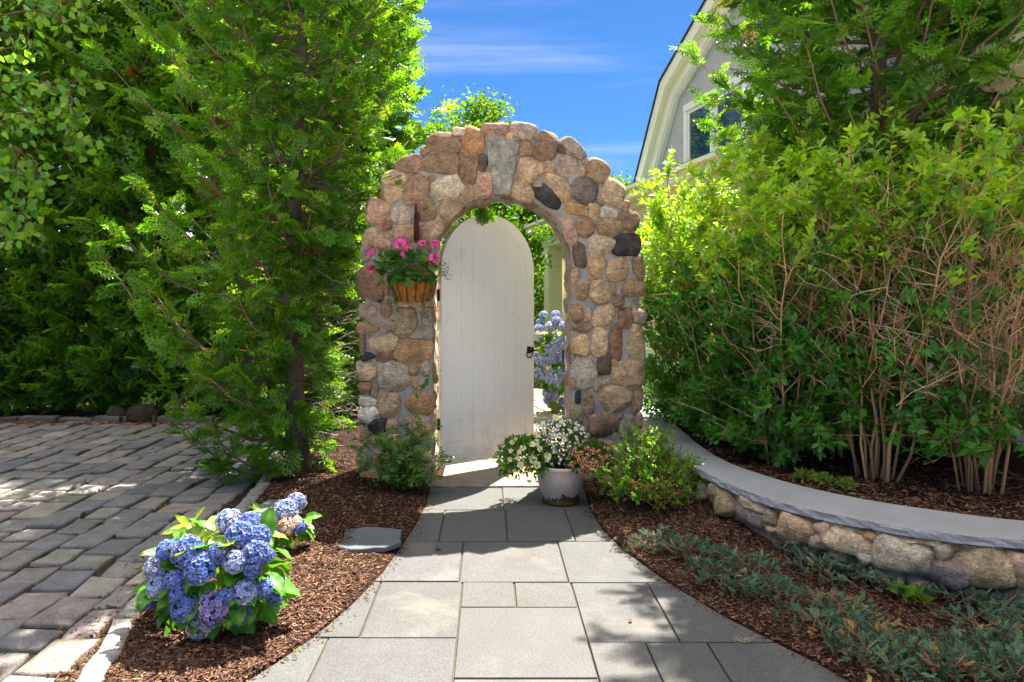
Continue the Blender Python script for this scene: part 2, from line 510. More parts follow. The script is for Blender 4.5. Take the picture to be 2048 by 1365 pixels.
M['stucco'] = plain_mat('grey_stucco', lin(190, 187, 184), 0.95, 0.12, 18.0, 1.0, 0.02, 0.1, fine=40)
M['shingle'] = plain_mat('roof_shingle', lin(58, 58, 62), 0.9, 0.25, 12.0, 0.5, 0.01, 0.1)
M['copper'] = plain_mat('weathered_copper', lin(126, 146, 140), 0.7, 0.15, 6.0, 0.1, 0.003, 0.3)
M['coir'] = plain_mat('coir_liner', lin(158, 104, 56), 0.98, 0.45, 30.0, 1.0, 0.01, 0.05, fine=160)
m, t, b, out = mat_new('window_glass')
b.inputs['Base Color'].default_value = (*lin(30, 52, 84), 1); b.inputs['Roughness'].default_value = 0.04
b.inputs['Specular IOR Level'].default_value = 0.9
tcg = nd(t, 'ShaderNodeTexCoord'); ng = nd(t, 'ShaderNodeTexNoise', Scale=1.5, Detail=2.0); t.links.new(tcg.outputs['Object'], ng.inputs['Vector'])
bg_ = nd(t, 'ShaderNodeBump'); bg_.inputs['Strength'].default_value = 0.05; bg_.inputs['Distance'].default_value = 0.01
t.links.new(ng.outputs[0], bg_.inputs['Height']); t.links.new(bg_.outputs[0], b.inputs['Normal'])
M['glass'] = m

def pot_material():
    """whitewashed clay: paint worn through near the foot"""
    m, t, b, out = mat_new('whitewashed_clay')
    tc = nd(t, 'ShaderNodeTexCoord'); sp = nd(t, 'ShaderNodeSeparateXYZ'); t.links.new(tc.outputs['Object'], sp.inputs[0])
    mp = nd(t, 'ShaderNodeMapping'); mp.inputs['Scale'].default_value = (1, 1, 0.35); t.links.new(tc.outputs['Object'], mp.inputs[0])
    n1 = nd(t, 'ShaderNodeTexNoise', Scale=22.0, Detail=7.0, Roughness=0.7); t.links.new(mp.outputs[0], n1.inputs['Vector'])
    n2 = nd(t, 'ShaderNodeTexNoise', Scale=60.0, Detail=5.0, Roughness=0.7); t.links.new(mp.outputs[0], n2.inputs['Vector'])
    wear = nd(t, 'ShaderNodeMapRange'); wear.inputs['From Min'].default_value = 0.03; wear.inputs['From Max'].default_value = 0.125
    wear.inputs['To Min'].default_value = 0.20; wear.inputs['To Max'].default_value = -0.16
    t.links.new(sp.outputs['Z'], wear.inputs[0])
    ad = nd(t, 'ShaderNodeMath', operation='ADD'); t.links.new(n1.outputs[0], ad.inputs[0]); t.links.new(wear.outputs[0], ad.inputs[1])
    st = nd(t, 'ShaderNodeMapRange'); st.inputs['From Min'].default_value = 0.55; st.inputs['From Max'].default_value = 0.6
    t.links.new(ad.outputs[0], st.inputs[0])
    c1 = nd(t, 'ShaderNodeMixRGB'); c1.inputs[1].default_value = (*lin(222, 207, 190), 1); c1.inputs[2].default_value = (*lin(176, 148, 124), 1)
    t.links.new(n2.outputs[0], c1.inputs[0])
    c2 = nd(t, 'ShaderNodeMixRGB'); c2.inputs[1].default_value = (*lin(96, 64, 42), 1); c2.inputs[2].default_value = (*lin(70, 62, 34), 1)
    t.links.new(n2.outputs[0], c2.inputs[0])
    mx = nd(t, 'ShaderNodeMixRGB'); t.links.new(st.outputs[0], mx.inputs[0]); t.links.new(c1.outputs[0], mx.inputs[1]); t.links.new(c2.outputs[0], mx.inputs[2])
    t.links.new(mx.outputs[0], b.inputs['Base Color']); b.inputs['Roughness'].default_value = 0.9; b.inputs['Specular IOR Level'].default_value = 0.15
    bp = nd(t, 'ShaderNodeBump'); bp.inputs['Strength'].default_value = 0.4; bp.inputs['Distance'].default_value = 0.004
    sb = nd(t, 'ShaderNodeMath', operation='SUBTRACT'); t.links.new(n2.outputs[0], sb.inputs[0]); t.links.new(st.outputs[0], sb.inputs[1])
    t.links.new(sb.outputs[0], bp.inputs['Height']); t.links.new(bp.outputs[0], b.inputs['Normal'])
    return m
M['pot'] = pot_material()

def door_material():
    m, t, b, out = mat_new('door_paint')
    tc = nd(t, 'ShaderNodeTexCoord'); sp = nd(t, 'ShaderNodeSeparateXYZ'); t.links.new(tc.outputs['Object'], sp.inputs[0])
    mp = nd(t, 'ShaderNodeMapping'); mp.inputs['Scale'].default_value = (1, 1, 0.06); t.links.new(tc.outputs['Object'], mp.inputs[0])
    g = nd(t, 'ShaderNodeTexNoise', Scale=90.0, Detail=5.0, Roughness=0.7); t.links.new(mp.outputs[0], g.inputs['Vector'])
    s_ = nd(t, 'ShaderNodeTexNoise', Scale=7.0, Detail=8.0, Roughness=0.75); t.links.new(tc.outputs['Object'], s_.inputs['Vector'])
    dz = nd(t, 'ShaderNodeMapRange'); dz.inputs['From Min'].default_value = 0.0; dz.inputs['From Max'].default_value = 0.45; dz.inputs['To Min'].default_value = 0.22; dz.inputs['To Max'].default_value = 0.0
    t.links.new(sp.outputs['Z'], dz.inputs[0])
    ad = nd(t, 'ShaderNodeMath', operation='ADD'); t.links.new(s_.outputs[0], ad.inputs[0]); t.links.new(dz.outputs[0], ad.inputs[1])
    rg = nd(t, 'ShaderNodeMapRange'); rg.inputs['From Min'].default_value = 0.56; rg.inputs['From Max'].default_value = 0.86; rg.inputs['To Max'].default_value = 0.5
    t.links.new(ad.outputs[0], rg.inputs[0])
    gr_ = nd(t, 'ShaderNodeMapRange'); gr_.inputs['From Min'].default_value = 0.3; gr_.inputs['From Max'].default_value = 0.7; gr_.inputs['To Min'].default_value = 0.955; gr_.inputs['To Max'].default_value = 1.02
    t.links.new(g.outputs[0], gr_.inputs[0])
    c0 = nd(t, 'ShaderNodeVectorMath', operation='SCALE'); c0.inputs[0].default_value = lin(238, 234, 226); t.links.new(gr_.outputs[0], c0.inputs['Scale'])
    mx = nd(t, 'ShaderNodeMixRGB'); mx.inputs[2].default_value = (*lin(176, 164, 146), 1); t.links.new(rg.outputs[0], mx.inputs[0]); t.links.new(c0.outputs[0], mx.inputs[1])
    t.links.new(mx.outputs[0], b.inputs['Base Color']); b.inputs['Roughness'].default_value = 0.42; b.inputs['Specular IOR Level'].default_value = 0.4
    bp = nd(t, 'ShaderNodeBump'); bp.inputs['Strength'].default_value = 0.25; bp.inputs['Distance'].default_value = 0.0015
    t.links.new(g.outputs[0], bp.inputs['Height']); t.links.new(bp.outputs[0], b.inputs['Normal'])
    return m
M['door'] = door_material()

# ------------------------------------------------------------------ ground, driveway, path, beds
V, Fc = box_verts(-300, 300, -60, 600, -0.35, -0.30)
g = link('ground', py_mesh('ground', V, Fc), M['dirt']); prop(g, 'green and brown garden ground beyond the arch', None, None, 'structure')

fc = link('bounce_sheet', py_mesh('bounce_sheet', *box_verts(-30, 30, -45, 0.42, -0.12, -0.03)), M['bounce']); prop(fc, 'unseen pale ground added behind the camera to reflect sunlight', None, None, 'structure')  # unseen pale sheet behind the camera, added to throw light back

def interp(tab, y):
    return float(np.interp(y, [p[0] for p in tab], [p[1] for p in tab]))

def edge_tab(pts):
    w = sorted([(gr(*p).y, gr(*p).x) for p in pts]); return w
XL_T = [(0.3, -2.6), (1.2, -1.9), (2.0, -1.32)] + edge_tab([(861, 975), (852, 1010), (832, 1050), (802, 1095), (762, 1150), (700, 1213), (640, 1265), (560, 1320), (490, 1365)])
XR_T = [(0.3, 2.75), (1.2, 2.2), (2.0, 1.75)] + edge_tab([(1170, 985), (1180, 1020), (1205, 1060), (1245, 1100), (1335, 1165), (1445, 1232), (1555, 1288), (1640, 1330), (1700, 1365)])
XL = lambda y: interp(XL_T, y)
XR = lambda y: interp(XR_T, y)
KERB_T = [(1.0, -1.45)] + sorted([(gr(*p).y, gr(*p).x) for p in [(531, 956), (479, 1020), (280, 1195), (232, 1251), (200, 1315), (172, 1365)]]) + [(6.6, -2.1), (8.2, -2.6)]
KX = lambda y: interp(KERB_T, y)

def sheet(name, us, vs, fn, mat, parent=None, smooth=True):
    """grid surface: fn(u, v) -> (x, y, z)"""
    V = [fn(u, v) for u in us for v in vs]; n = len(vs)
    Fc = [(i * n + j, (i + 1) * n + j, (i + 1) * n + j + 1, i * n + j + 1) for i in range(len(us) - 1) for j in range(n - 1)]
    return link(name, py_mesh(name, V, Fc, smooth), mat, parent)

# driveway of granite cobbles, courses run away from the camera
dw = sheet('driveway', np.linspace(-9.5, -1.35, 40), np.linspace(1.0, 8.6, 40), lambda u, v: (u, v, -0.020 + 0.008 * noise.noise((u * 3, v * 3, 0))), M['soil'])
prop(dw, 'grey granite cobblestone driveway with mossy joints', None, None, 'structure')
rng = np.random.default_rng(11)
n_cob = 0
cx = -1.70
COB_COL = [lin(130, 128, 125), lin(114, 116, 119), lin(136, 131, 125), lin(106, 109, 114), lin(122, 120, 118), lin(142, 137, 130)]
while cx > -7.0:
    wdt = 0.235 + rng.normal(0, 0.012)
    y = 2.05 + rng.random() * 0.25
    while y < 8.15:
        L = 0.265 + rng.normal(0, 0.035)
        xm, ym = cx - wdt / 2, y + L / 2
        seen = xm > -0.80 * ym - 0.45 and xm < KX(ym) - 0.03 and ym > 2.25
        if seen and n_cob < 298:
            gp = 0.008 + rng.random() * 0.010
            q = np.array([(cx - wdt + gp, y + gp), (cx - gp, y + gp), (cx - gp, y + L - gp), (cx - wdt + gp, y + L - gp)]) + rng.normal(0, 0.010, (4, 2))
            lim = KX(ym) - 0.035
            q[:, 0] = np.minimum(q[:, 0], lim)
            q = subdiv_poly(q, 0.085)
            me = prism('cobble', q - np.array([xm, ym]), -0.06, 0.0 + rng.normal(0, 0.005), 0.011, 0.007, n_cob, 0.002)
            for p in me.polygons: p.use_smooth = True
            o = link('cobblestone', me, M['cobble'], dw, (xm, ym, 0), (rng.normal(0, 0.012), rng.normal(0, 0.012), 0), color=pal(rng, 1, COB_COL, 0.08)[0] * np.array([1.10, 1.05, .98]))
            n_cob += 1
        y += L
    cx -= wdt
# moss and tiny weeds growing in the joints
moss = Acc()
mp_ = np.stack([rng.uniform(-5.5, -1.9, 1500), rng.uniform(2.4, 7.6, 1500), np.full(1500, -0.012)], 1)
keep = np.array([noise.noise((p[0] * 1.6, p[1] * 1.6, 4.0)) > 0.12 for p in mp_])
mp_ = mp_[keep]
mleaf = (np.array([(-.3, 0, 0), (.3, 0, 0), (.2, .6, .1), (0, 1, .15), (-.2, .6, .1)], float), np.array([(0, 1, 2), (0, 2, 4), (4, 2, 3)]))
for k in range(4):
    moss.inst(mleaf, mp_ + rng.normal(0, .012, mp_.shape) * [1, 1, 0], nrm(rng.normal(size=(len(mp_), 3)) * [1, 1, .3] + [0, 0, .7]), randdir(rng, len(mp_)), rng.uniform(.012, .028, len(mp_)), pal(rng, len(mp_), [lin(96, 110, 40), lin(120, 130, 60), lin(120, 100, 60)], .2))
o = moss.build('moss', M['softleaf'], dw); o['kind'] = 'stuff'

# granite kerb between the driveway and the mulch
kb = empty('kerb', (-1.8, 4, 0)); prop(kb, 'low granite kerb stones between the cobbles and the mulch', None, None, 'structure')
y = 1.6; k = 0
while y < 6.1:
    L = 0.26 + rng.random() * 0.16
    x0, x1 = KX(y), KX(y + L - 0.012)
    wd = 0.095 + rng.random() * 0.03
    q = [(x0, y), (x0 + wd, y), (x1 + wd, y + L - 0.012), (x1, y + L - 0.012)]
    q = subdiv_poly(q, 0.06); c = q.mean(0)
    me = prism('kerb_stone', q - c, -0.12, 0.055 + rng.normal(0, 0.006), 0.014, 0.005, 400 + k, 0.004)
    for p in me.polygons: p.use_smooth = True
    link('kerb_stone', me, M['cobble'], kb, (c[0] + 1.8, c[1] - 4, 0), (0, rng.normal(0, .03), 0), color=pal(rng, 1, [lin(150, 146, 139), lin(138, 136, 132), lin(154, 148, 139)], 0.06)[0])
    y += L; k += 1
# far edging of the driveway, under the hedge
ke = empty('edging', (-4.5, 8.3, 0)); prop(ke, 'row of small granite edging stones along the foot of the hedge', None, None, 'structure')
x = -7.2; k = 0
while x < -2.5:
    L = 0.25 + rng.random() * 0.25
    yy = 8.28 - 0.10 * max(0, x + 4.2)
    q = subdiv_poly([(-L / 2 + .01, -.05), (L / 2 - .01, -.05), (L / 2 - .01, .05), (-L / 2 + .01, .05)], 0.07)
    me = prism('edging_stone', q, -0.1, 0.06 + rng.normal(0, .01), 0.014, 0.006, 500 + k, 0.004)
    link('edging_stone', me, M['cobble'], ke, (x + L / 2 + 4.5, yy - 8.3, 0), (rng.normal(0, .05), rng.normal(0, .05), -.1), color=pal(rng, 1, [lin(104, 99, 90), lin(88, 80, 72)], 0.1)[0])  # stone colour darkened to stand for shade under the hedge
    x += L; k += 1

# main path of cut granite slabs
pth = sheet('path', np.linspace(0.4, 5.4, 30), np.linspace(0, 1, 12), lambda u, v: (XL(u) * (1 - v) + XR(u) * v, u, -0.012), M['sand'])
prop(pth, 'flaring path of large grey granite slabs leading to the arch', None, None, 'structure')
L_, R_ = 'L', 'R'
Y = [5.36, 4.786, 4.161, 3.57, 2.978, 2.40, 1.80, 1.2, 0.45]
SLABS = [
    (L_, .0975, Y[1], Y[0]), (.0975, R_, Y[1], Y[0]),
    (L_, -.32, Y[2], Y[1]), (-.32, .11, Y[2], Y[1]), (.11, .533, Y[2], Y[1]), (.533, R_, Y[2], Y[1]),
    (L_, -.164, Y[3], Y[2]), (-.164, .418, Y[3] - .01, Y[2]), (.418, R_, Y[3] - .015, Y[2]),
    (L_, -.579, Y[4], Y[3]), (-.579, -.146, Y[4], Y[3]), (-.146, .127, 3.268, Y[3] - .01), (.127, .43, 3.268, Y[3] - .01),
    (-.146, .43, 2.655, 3.268), (.43, .833, 2.934, Y[3] - .015), (.833, R_, 2.934, Y[3] - .015),
    (L_, -.716, Y[5], Y[4]), (-.716, -.146, Y[5], Y[4]), (-.146, .43, Y[5], 2.655), (.43, .679, Y[5], 2.934), (.679, .947, Y[5], 2.934), (.947, R_, Y[5], 2.934),
    (L_, -.5, Y[6], Y[5]), (-.5, .1, Y[6], Y[5]), (.1, .75, Y[6], Y[5]), (.75, R_, Y[6], Y[5]),
    (L_, -.2, Y[7], Y[6]), (-.2, .6, Y[7], Y[6]), (.6, R_, Y[7], Y[6]), (L_, .2, Y[8], Y[7]), (.2, R_, Y[8], Y[7])]
for k, (a, b, y0, y1) in enumerate(SLABS):
    g_ = 0.0045 if k % 3 else 0.006
    fa = (lambda y: XL(y)) if a == L_ else (lambda y, a=a: a + g_)
    fb = (lambda y: XR(y)) if b == R_ else (lambda y, b=b: b - g_)
    ys = np.linspace(y0 + g_, y1 - g_, 9)
    poly = [(fb(v), v) for v in ys] + [(fa(v), v) for v in ys[::-1]]
    poly = np.array(poly); c = poly.mean(0)
    me = prism('slab', poly - c, -0.05, 0.0 + rng.normal(0, .0012), 0.003)
    link('slab', me, M['slab'], pth, (c[0], c[1], 0), (rng.normal(0, .0012), rng.normal(0, .0012), 0), color=np.array(lin(86, 86, 85)) * (1 + rng.normal(0, .06)) * (1 + rng.normal(0, .015, 3)))

# threshold and the garden paving behind the arch
th = empty('threshold', (0.1, 5.5, 0)); prop(th, 'rough granite threshold stone under the arch', None, None, 'structure')
q = subdiv_poly([(-.60, -.135), (.60, -.135), (.60, .135), (-.60, .135)], .06)
link('threshold_stone', prism('threshold_stone', q, -.08, .012, .008, .004, 5), M['cobble'], th, (0, 0, 0), color=lin(134, 127, 117))
gp = sheet('garden_path', np.linspace(-2.2, 2.4, 20), np.linspace(5.62, 11.5, 20), lambda u, v: (u, v, -0.02), M['sand'])
prop(gp, 'sunlit warm flagstone paving behind the arch', None, None, 'structure')
sites = []
for i in range(8):
    for j in range(10):
        sites.append(np.array([-2.0 + i * .58 + rng.uniform(-.17, .17), 5.9 + j * .56 + rng.uniform(-.17, .17)]))
for k, poly in enumerate(voronoi(sites, [(-2.15, 5.65), (2.3, 5.65), (2.3, 11.3), (-2.15, 11.3)], .022)):
    if len(poly) < 3: continue
    c = poly.mean(0)
    q = subdiv_poly(poly - c, .12)
    link('flagstone', prism('flagstone', q, -.05, 0.0 + rng.normal(0, .003), .008, .006, 900 + k), M['slab'], gp, (c[0], c[1], 0), color=pal(rng, 1, [lin(146, 133, 115), lin(138, 128, 113), lin(132, 126, 117), lin(144, 127, 104)], .06)[0])

# mulch beds --------------------------------------------------------
WALL_F = np.array([(2.95, 2.75), (2.56, 3.216), (2.18, 3.34), (1.90, 3.544), (1.707, 3.744), (1.56, 4.02), (1.455, 4.44), (1.416, 4.80), (1.42, 5.4), (1.47, 6.2), (1.60, 7.0), (1.85, 8.2)])
WALL_F[0] = (3.3, 3.12)
WALL_B = np.array([(3.4, 3.40), (2.77, 3.47), (2.32, 3.71), (2.09, 3.90), (1.92, 4.11), (1.80, 4.34), (1.69, 4.66), (1.65, 5.02), (1.66, 5.55), (1.72, 6.3), (1.85, 7.0), (2.10, 8.2)])
CAP_H = 0.36
def wall_at(tab, s):
    """s in 0..1 along the wall, smooth"""
    n = len(tab) - 1; f = s * n; i = min(int(f), n - 1); t = f - i
    p0, p1, p2, p3 = tab[max(i - 1, 0)], tab[i], tab[i + 1], tab[min(i + 2, n)]
    return 0.5 * ((2 * p1) + (-p0 + p2) * t + (2 * p0 - 5 * p1 + 4 * p2 - p3) * t * t + (-p0 + 3 * p1 - 3 * p2 + p3) * t ** 3)
wall_pts = np.array([wall_at(WALL_F, s) for s in np.linspace(0, 1, 120)])
wall_back = np.array([wall_at(WALL_B, s) for s in np.linspace(0, 1, 120)])
def wall_x(y):
    """x of the wall's face at depth y"""
    o = np.argsort(wall_pts[:, 1]); return float(np.interp(y, wall_pts[o, 1], wall_pts[o, 0]))
def right_h(x, y):
    base = np.interp(y, [3.0, 3.4, 3.75, 4.4, 5.4, 6.5], [.0, .01, .08, .145, .16, .1])
    xr = XR(y) if y < 5.36 else 0.75
    f = np.clip((x - xr) / max(0.25, min(0.9, wall_x(max(y, 3.12)) - xr)), 0, 1)
    if y < 5.36 and x < xr + .004: return -.02
    return 0.003 + base * f ** 0.8 + 0.012 * noise.noise((x * 4, y * 4, 1.0))
def left_h(x, y):
    a, b = KX(y), (XL(y) if y < 5.36 else -.45)
    f = np.clip((x - a) / max(b - a, .1), 0, 1)
    if y < 5.36 and x > b - .004: return -.02
    return 0.030 * (1 - f) + 0.002 + 0.05 * math.sin(math.pi * min(1, max(0, f))) * (0.6 if y < 3 else 1) + 0.010 * noise.noise((x * 4, y * 4, 7.0)) * min(1, (1 - f) * 6)
ys = np.linspace(0.9, 8.6, 160)
mb = sheet('mulch_bed', ys, np.concatenate([np.linspace(0, .93, 22), [.95, .97, 1.0]]), lambda u, v: ((lambda x: (x, u, left_h(x, u)))((KX(u) + .06) * (1 - v) + ((XL(u) + .05) if u < 5.36 else -.40) * v)), M['mulch'])
prop(mb, 'brown bark mulch bed between the driveway kerb and the path', None, None, 'structure')
mr = sheet('mulch_bed', np.linspace(0.9, 6.8, 140), np.concatenate([[0, .02, .035, .05], np.linspace(.07, 1, 26)]), lambda u, v: ((lambda x: (x, u, right_h(x, u)))(((XR(u) - .05) if u < 5.36 else .64) * (1 - v) + ((wall_x(u) + .12) if u > 3.2 else 3.6) * v)), M['mulch'])
prop(mr, 'brown bark mulch bed between the path and the low curved wall', None, None, 'structure')
mu = sheet('mulch_bed', np.linspace(0, 1, 60), np.linspace(0, 1, 24), lambda u, v: ((lambda p: (p[0] + v * (5.2 - p[0]), p[1] + v * 0.6, .315 + .02 * noise.noise((p[0] * 3 + v * 8, p[1] * 3, 2)) ))(wall_at(WALL_B, u) - np.array([.06, .03]))), M['mulch'])
prop(mu, 'raised bark mulch bed behind the granite wall cap under the shrubs', None, None, 'structure')

chip_T = (np.array([(-.5, -.5, 0), (.5, -.42, .1), (.42, .5, .25), (-.45, .42, .0)], float) * [0.24, 1, 0.4], np.array([(0, 1, 2), (0, 2, 3)]))
CHIP_COL = [lin(98, 68, 50), lin(80, 57, 45), lin(122, 90, 66), lin(64, 46, 37), lin(142, 112, 86), lin(86, 60, 46), lin(72, 51, 41)]
def chips(parent, pts, size=(.008, .028)):
    n = len(pts); a = Acc()
    th_ = rng.uniform(0, 2 * math.pi, n)
    f = np.stack([np.cos(th_), np.sin(th_), rng.normal(0, .25, n)], 1)
    up = nrm(np.stack([rng.normal(0, .45, n), rng.normal(0, .45, n), np.ones(n)], 1))
    a.inst(chip_T, pts, f, up, rng.uniform(*size, n) * np.where(rng.random(n) < .06, 1.6, 1.0), pal(rng, n, CHIP_COL, .22))
    o = a.build('wood_chips', M['chip'], parent); o['kind'] = 'stuff'
P_ = []
while len(P_) < 36000:
    y = rng.uniform(2.2, 6.2) ; 
    if rng.random() > min(1, (3.2 / y) ** 1.2): continue
    a, b = KX(y) + .03, (XL(y) - .01 if y < 5.36 else -.42)
    x = rng.uniform(a, b); P_.append((x, y, left_h(x, y) + rng.uniform(0, .008)))
chips(mb, np.array(P_))
P_ = []
while len(P_) < 42000:
    y = rng.uniform(2.2, 5.6)
    if rng.random() > min(1, (3.2 / y) ** 1.2): continue
    a, b = (XR(y) + .01 if y < 5.36 else .66), (wall_x(y) + .05 if y > 3.2 else 3.0)
    x = rng.uniform(a, b); P_.append((x, y, right_h(x, y) + rng.uniform(0, .008)))
chips(mr, np.array(P_))
P_ = []
for k in range(12000):
    s = rng.random() * .85; p = wall_at(WALL_B, s); v = rng.random() ** 1.5 * .5
    P_.append((p[0] + v * (5.2 - p[0]), p[1] + v * .6, .322 + rng.uniform(0, .012)))
chips(mu, np.array(P_), (.014, .038))
# a few mulch chips kicked onto the cobbles next to the kerb
P_ = []
for k in range(1800):
    y = rng.uniform(2.3, 4.2); x = KX(y) - abs(rng.normal(0, .10)); P_.append((x, y, -.008 + rng.uniform(0, .008)))
chips(dw, np.array(P_), (.012, .032))

# a little mulch strayed onto the slabs
P_ = []
for k in range(700):
    y = rng.uniform(2.3, 5.3); e = abs(rng.normal(0, .035)) + .002
    P_.append(((XL(y) + e) if k % 2 else (XR(y) - e), y, .003 + rng.uniform(0, .003)))
chips(pth, np.array(P_), (.006, .022))
# stepping stones lying in the left mulch
for k, (pts, lab) in enumerate([([(652, 1078), (690, 1058), (735, 1052), (803, 1058), (800, 1082), (770, 1094), (700, 1098), (668, 1090)], 'blue grey flat stepping stone sunk in mulch beside the path'),
                              ([(510, 1020), (535, 1002), (578, 1003), (582, 1022), (560, 1040), (522, 1040)], 'blue grey flat stone behind the small hydrangea')]):
    w = np.array([gr(x, y, .055)[:2] for x, y in pts]); c = w.mean(0)
    me = prism('stepping_stone', subdiv_poly(w - c, .06), -.03, .0, .008, .006, 70 + k)
    hh = max(left_h(c[0] + dx, c[1] + dy) for dx in (-.1, 0, .1) for dy in (-.08, 0, .08)) + .002
    o = link('stepping_stone', me, M['slab'], None, (c[0], c[1], hh), color=lin(92, 98, 102)); prop(o, lab, 'stone', 'stepping stones in the mulch')

# ------------------------------------------------------------------ fieldstones
def stone_mesh(name, w, h, d, seed, sq=2.6, seg=26, rings=6, back=0.03, rough=1.0):
    """a rounded field stone: outline in x and z, dome towards -y, root behind the face"""
    rr = random.Random(seed)
    ph = [rr.uniform(0, 6.28) for _ in range(4)]; am = [rr.uniform(.03, .085), rr.uniform(.02, .07), rr.uniform(.01, .045), rr.uniform(.0, .03)]
    so = (rr.uniform(0, 50), rr.uniform(0, 50), rr.uniform(0, 50))
    V, Fc = [], []
    def out(th):
        c, s_ = abs(math.cos(th)), abs(math.sin(th))
        r = (c ** sq + s_ ** sq) ** (-1 / sq)
        r *= 1 + rough * sum(a * math.sin((k + 2) * th + p) for k, (a, p) in enumerate(zip(am, ph)))
        return w / 2 * r * math.cos(th), h / 2 * r * math.sin(th)
    prof = [(.92, back)] + [(math.cos(a) ** .5, -d * math.sin(a) ** .8) for a in [0.0, .28, .6, .92, 1.25][:rings]]
    tilt = (rr.uniform(-.25, .25), rr.uniform(-.25, .25))
    for rad, dep in prof:
        for j in range(seg):
            x, z = out(2 * math.pi * j / seg); x *= rad; z *= rad
            sc_ = 9.0
            n_ = noise.noise((x * sc_ + so[0], z * sc_ + so[1], dep * sc_ + so[2])) * .026 + noise.noise((x * 24 + so[1], z * 24 + so[0], dep * 24)) * .015
            yy = dep + (n_ * rough if dep <= 0 else 0) * min(1, w / .14)
            if dep < 0: yy += (tilt[0] * x / w + tilt[1] * z / h) * d * 2 * (1 - rad * .5)
            V.append((x * (1 + n_ * .8), yy, z * (1 + n_ * .8)))
    cuts = []
    for _ in range(5):
        a = rr.uniform(0, 6.28); e = rr.uniform(.1, 1.1)
        cuts.append((Vector((math.cos(a) * math.cos(e), -math.sin(e), math.sin(a) * math.cos(e))), rr.uniform(.70, .93)))
    for i_, v in enumerate(V):
        if v[1] > d * .02 + .01: continue
        q = Vector((v[0] / (w / 2), v[1] / d, v[2] / (h / 2)))
        for nv_, k_ in cuts:
            s_ = q.dot(nv_) - k_
            if s_ > 0: q -= nv_ * s_ * .8
        V[i_] = (q.x * w / 2, q.y * d, q.z * h / 2)
    for i in range(len(prof) - 1):
        for j in range(seg):
            a, b = i * seg + j, i * seg + (j + 1) % seg
            Fc.append((a, b, b + seg, a + seg))
    V.append((0, -d * .9 + rr.uniform(-.004, .004), 0)); k = len(V) - 1; e = (len(prof) - 1) * seg
    for j in range(seg): Fc.append((e + j, e + (j + 1) % seg, k))
    return py_mesh(name, V, Fc, True)

SCOL = {'b': lin(143, 121, 99), 'B': lin(122, 102, 86), 't': lin(173, 150, 124), 'T': lin(183, 163, 139), 'g': lin(150, 139, 127), 'G': lin(166, 157, 141), 'l': lin(184, 174, 158),
        'o': lin(163, 130, 95), 'p': lin(167, 140, 123), 'r': lin(128, 100, 84), 'k': lin(57, 57, 59), 'd': lin(95, 83, 73), 'w': lin(192, 187, 177), 'v': lin(110, 101, 98), 'q': lin(155, 138, 113)}

# ------------------------------------------------------------------ the stone arch
AY, AT = 5.43, 0.52                  # depth of its face, thickness
ACX, AZ0 = 0.098, 1.79               # centre, springing
RI, RO = 0.556, 1.150
arch = empty('stone_arch', (ACX, AY, 0), 0, 'round arched gateway of mixed brown fieldstones set in grey mortar', 'arch')
def arch_path(r, n_leg=14, n_arc=40, z_base=-.06):
    p = [(-r, z_base + (AZ0 - z_base) * i / n_leg) for i in range(n_leg)]
    p += [(r * -math.cos(math.pi * i / n_arc), AZ0 + r * math.sin(math.pi * i / n_arc)) for i in range(n_arc + 1)]
    p += [(r, AZ0 - (AZ0 - z_base) * (i + 1) / n_leg) for i in range(n_leg)]
    return p
nr = 7
cols = [arch_path((RI + .012) + (RO - RI - .05) * k / (nr - 1)) for k in range(nr)]
V, Fc = [], []
n = len(cols[0])
for side, yy in ((0, .014), (1, AT - .014)):
    for k in range(nr):
        for x, z in cols[k]:
            V.append((x, yy + (.012 * noise.noise((x * 7, z * 7, side * 9)) + .006 * noise.noise((x * 22, z * 22, side * 9))) * (1 if side == 0 else -1), z))
off = nr * n
for k in range(nr - 1):
    for i in range(n - 1):
        a, b, c, d = k * n + i, k * n + i + 1, (k + 1) * n + i + 1, (k + 1) * n + i
        Fc.append((a, b, c, d)); Fc.append((off + a, off + d, off + c, off + b))
for i in range(n - 1):
    Fc.append((i, off + i, off + i + 1, i + 1))
    e = (nr - 1) * n
    Fc.append((e + i, e + i + 1, off + e + i + 1, off + e + i))
for e in (0, n - 1):
    for k in range(nr - 1):
        Fc.append((k * n + e, (k + 1) * n + e, off + (k + 1) * n + e, off + k * n + e))
link('mortar', py_mesh('mortar', V, Fc, True), M['mortar'], arch)

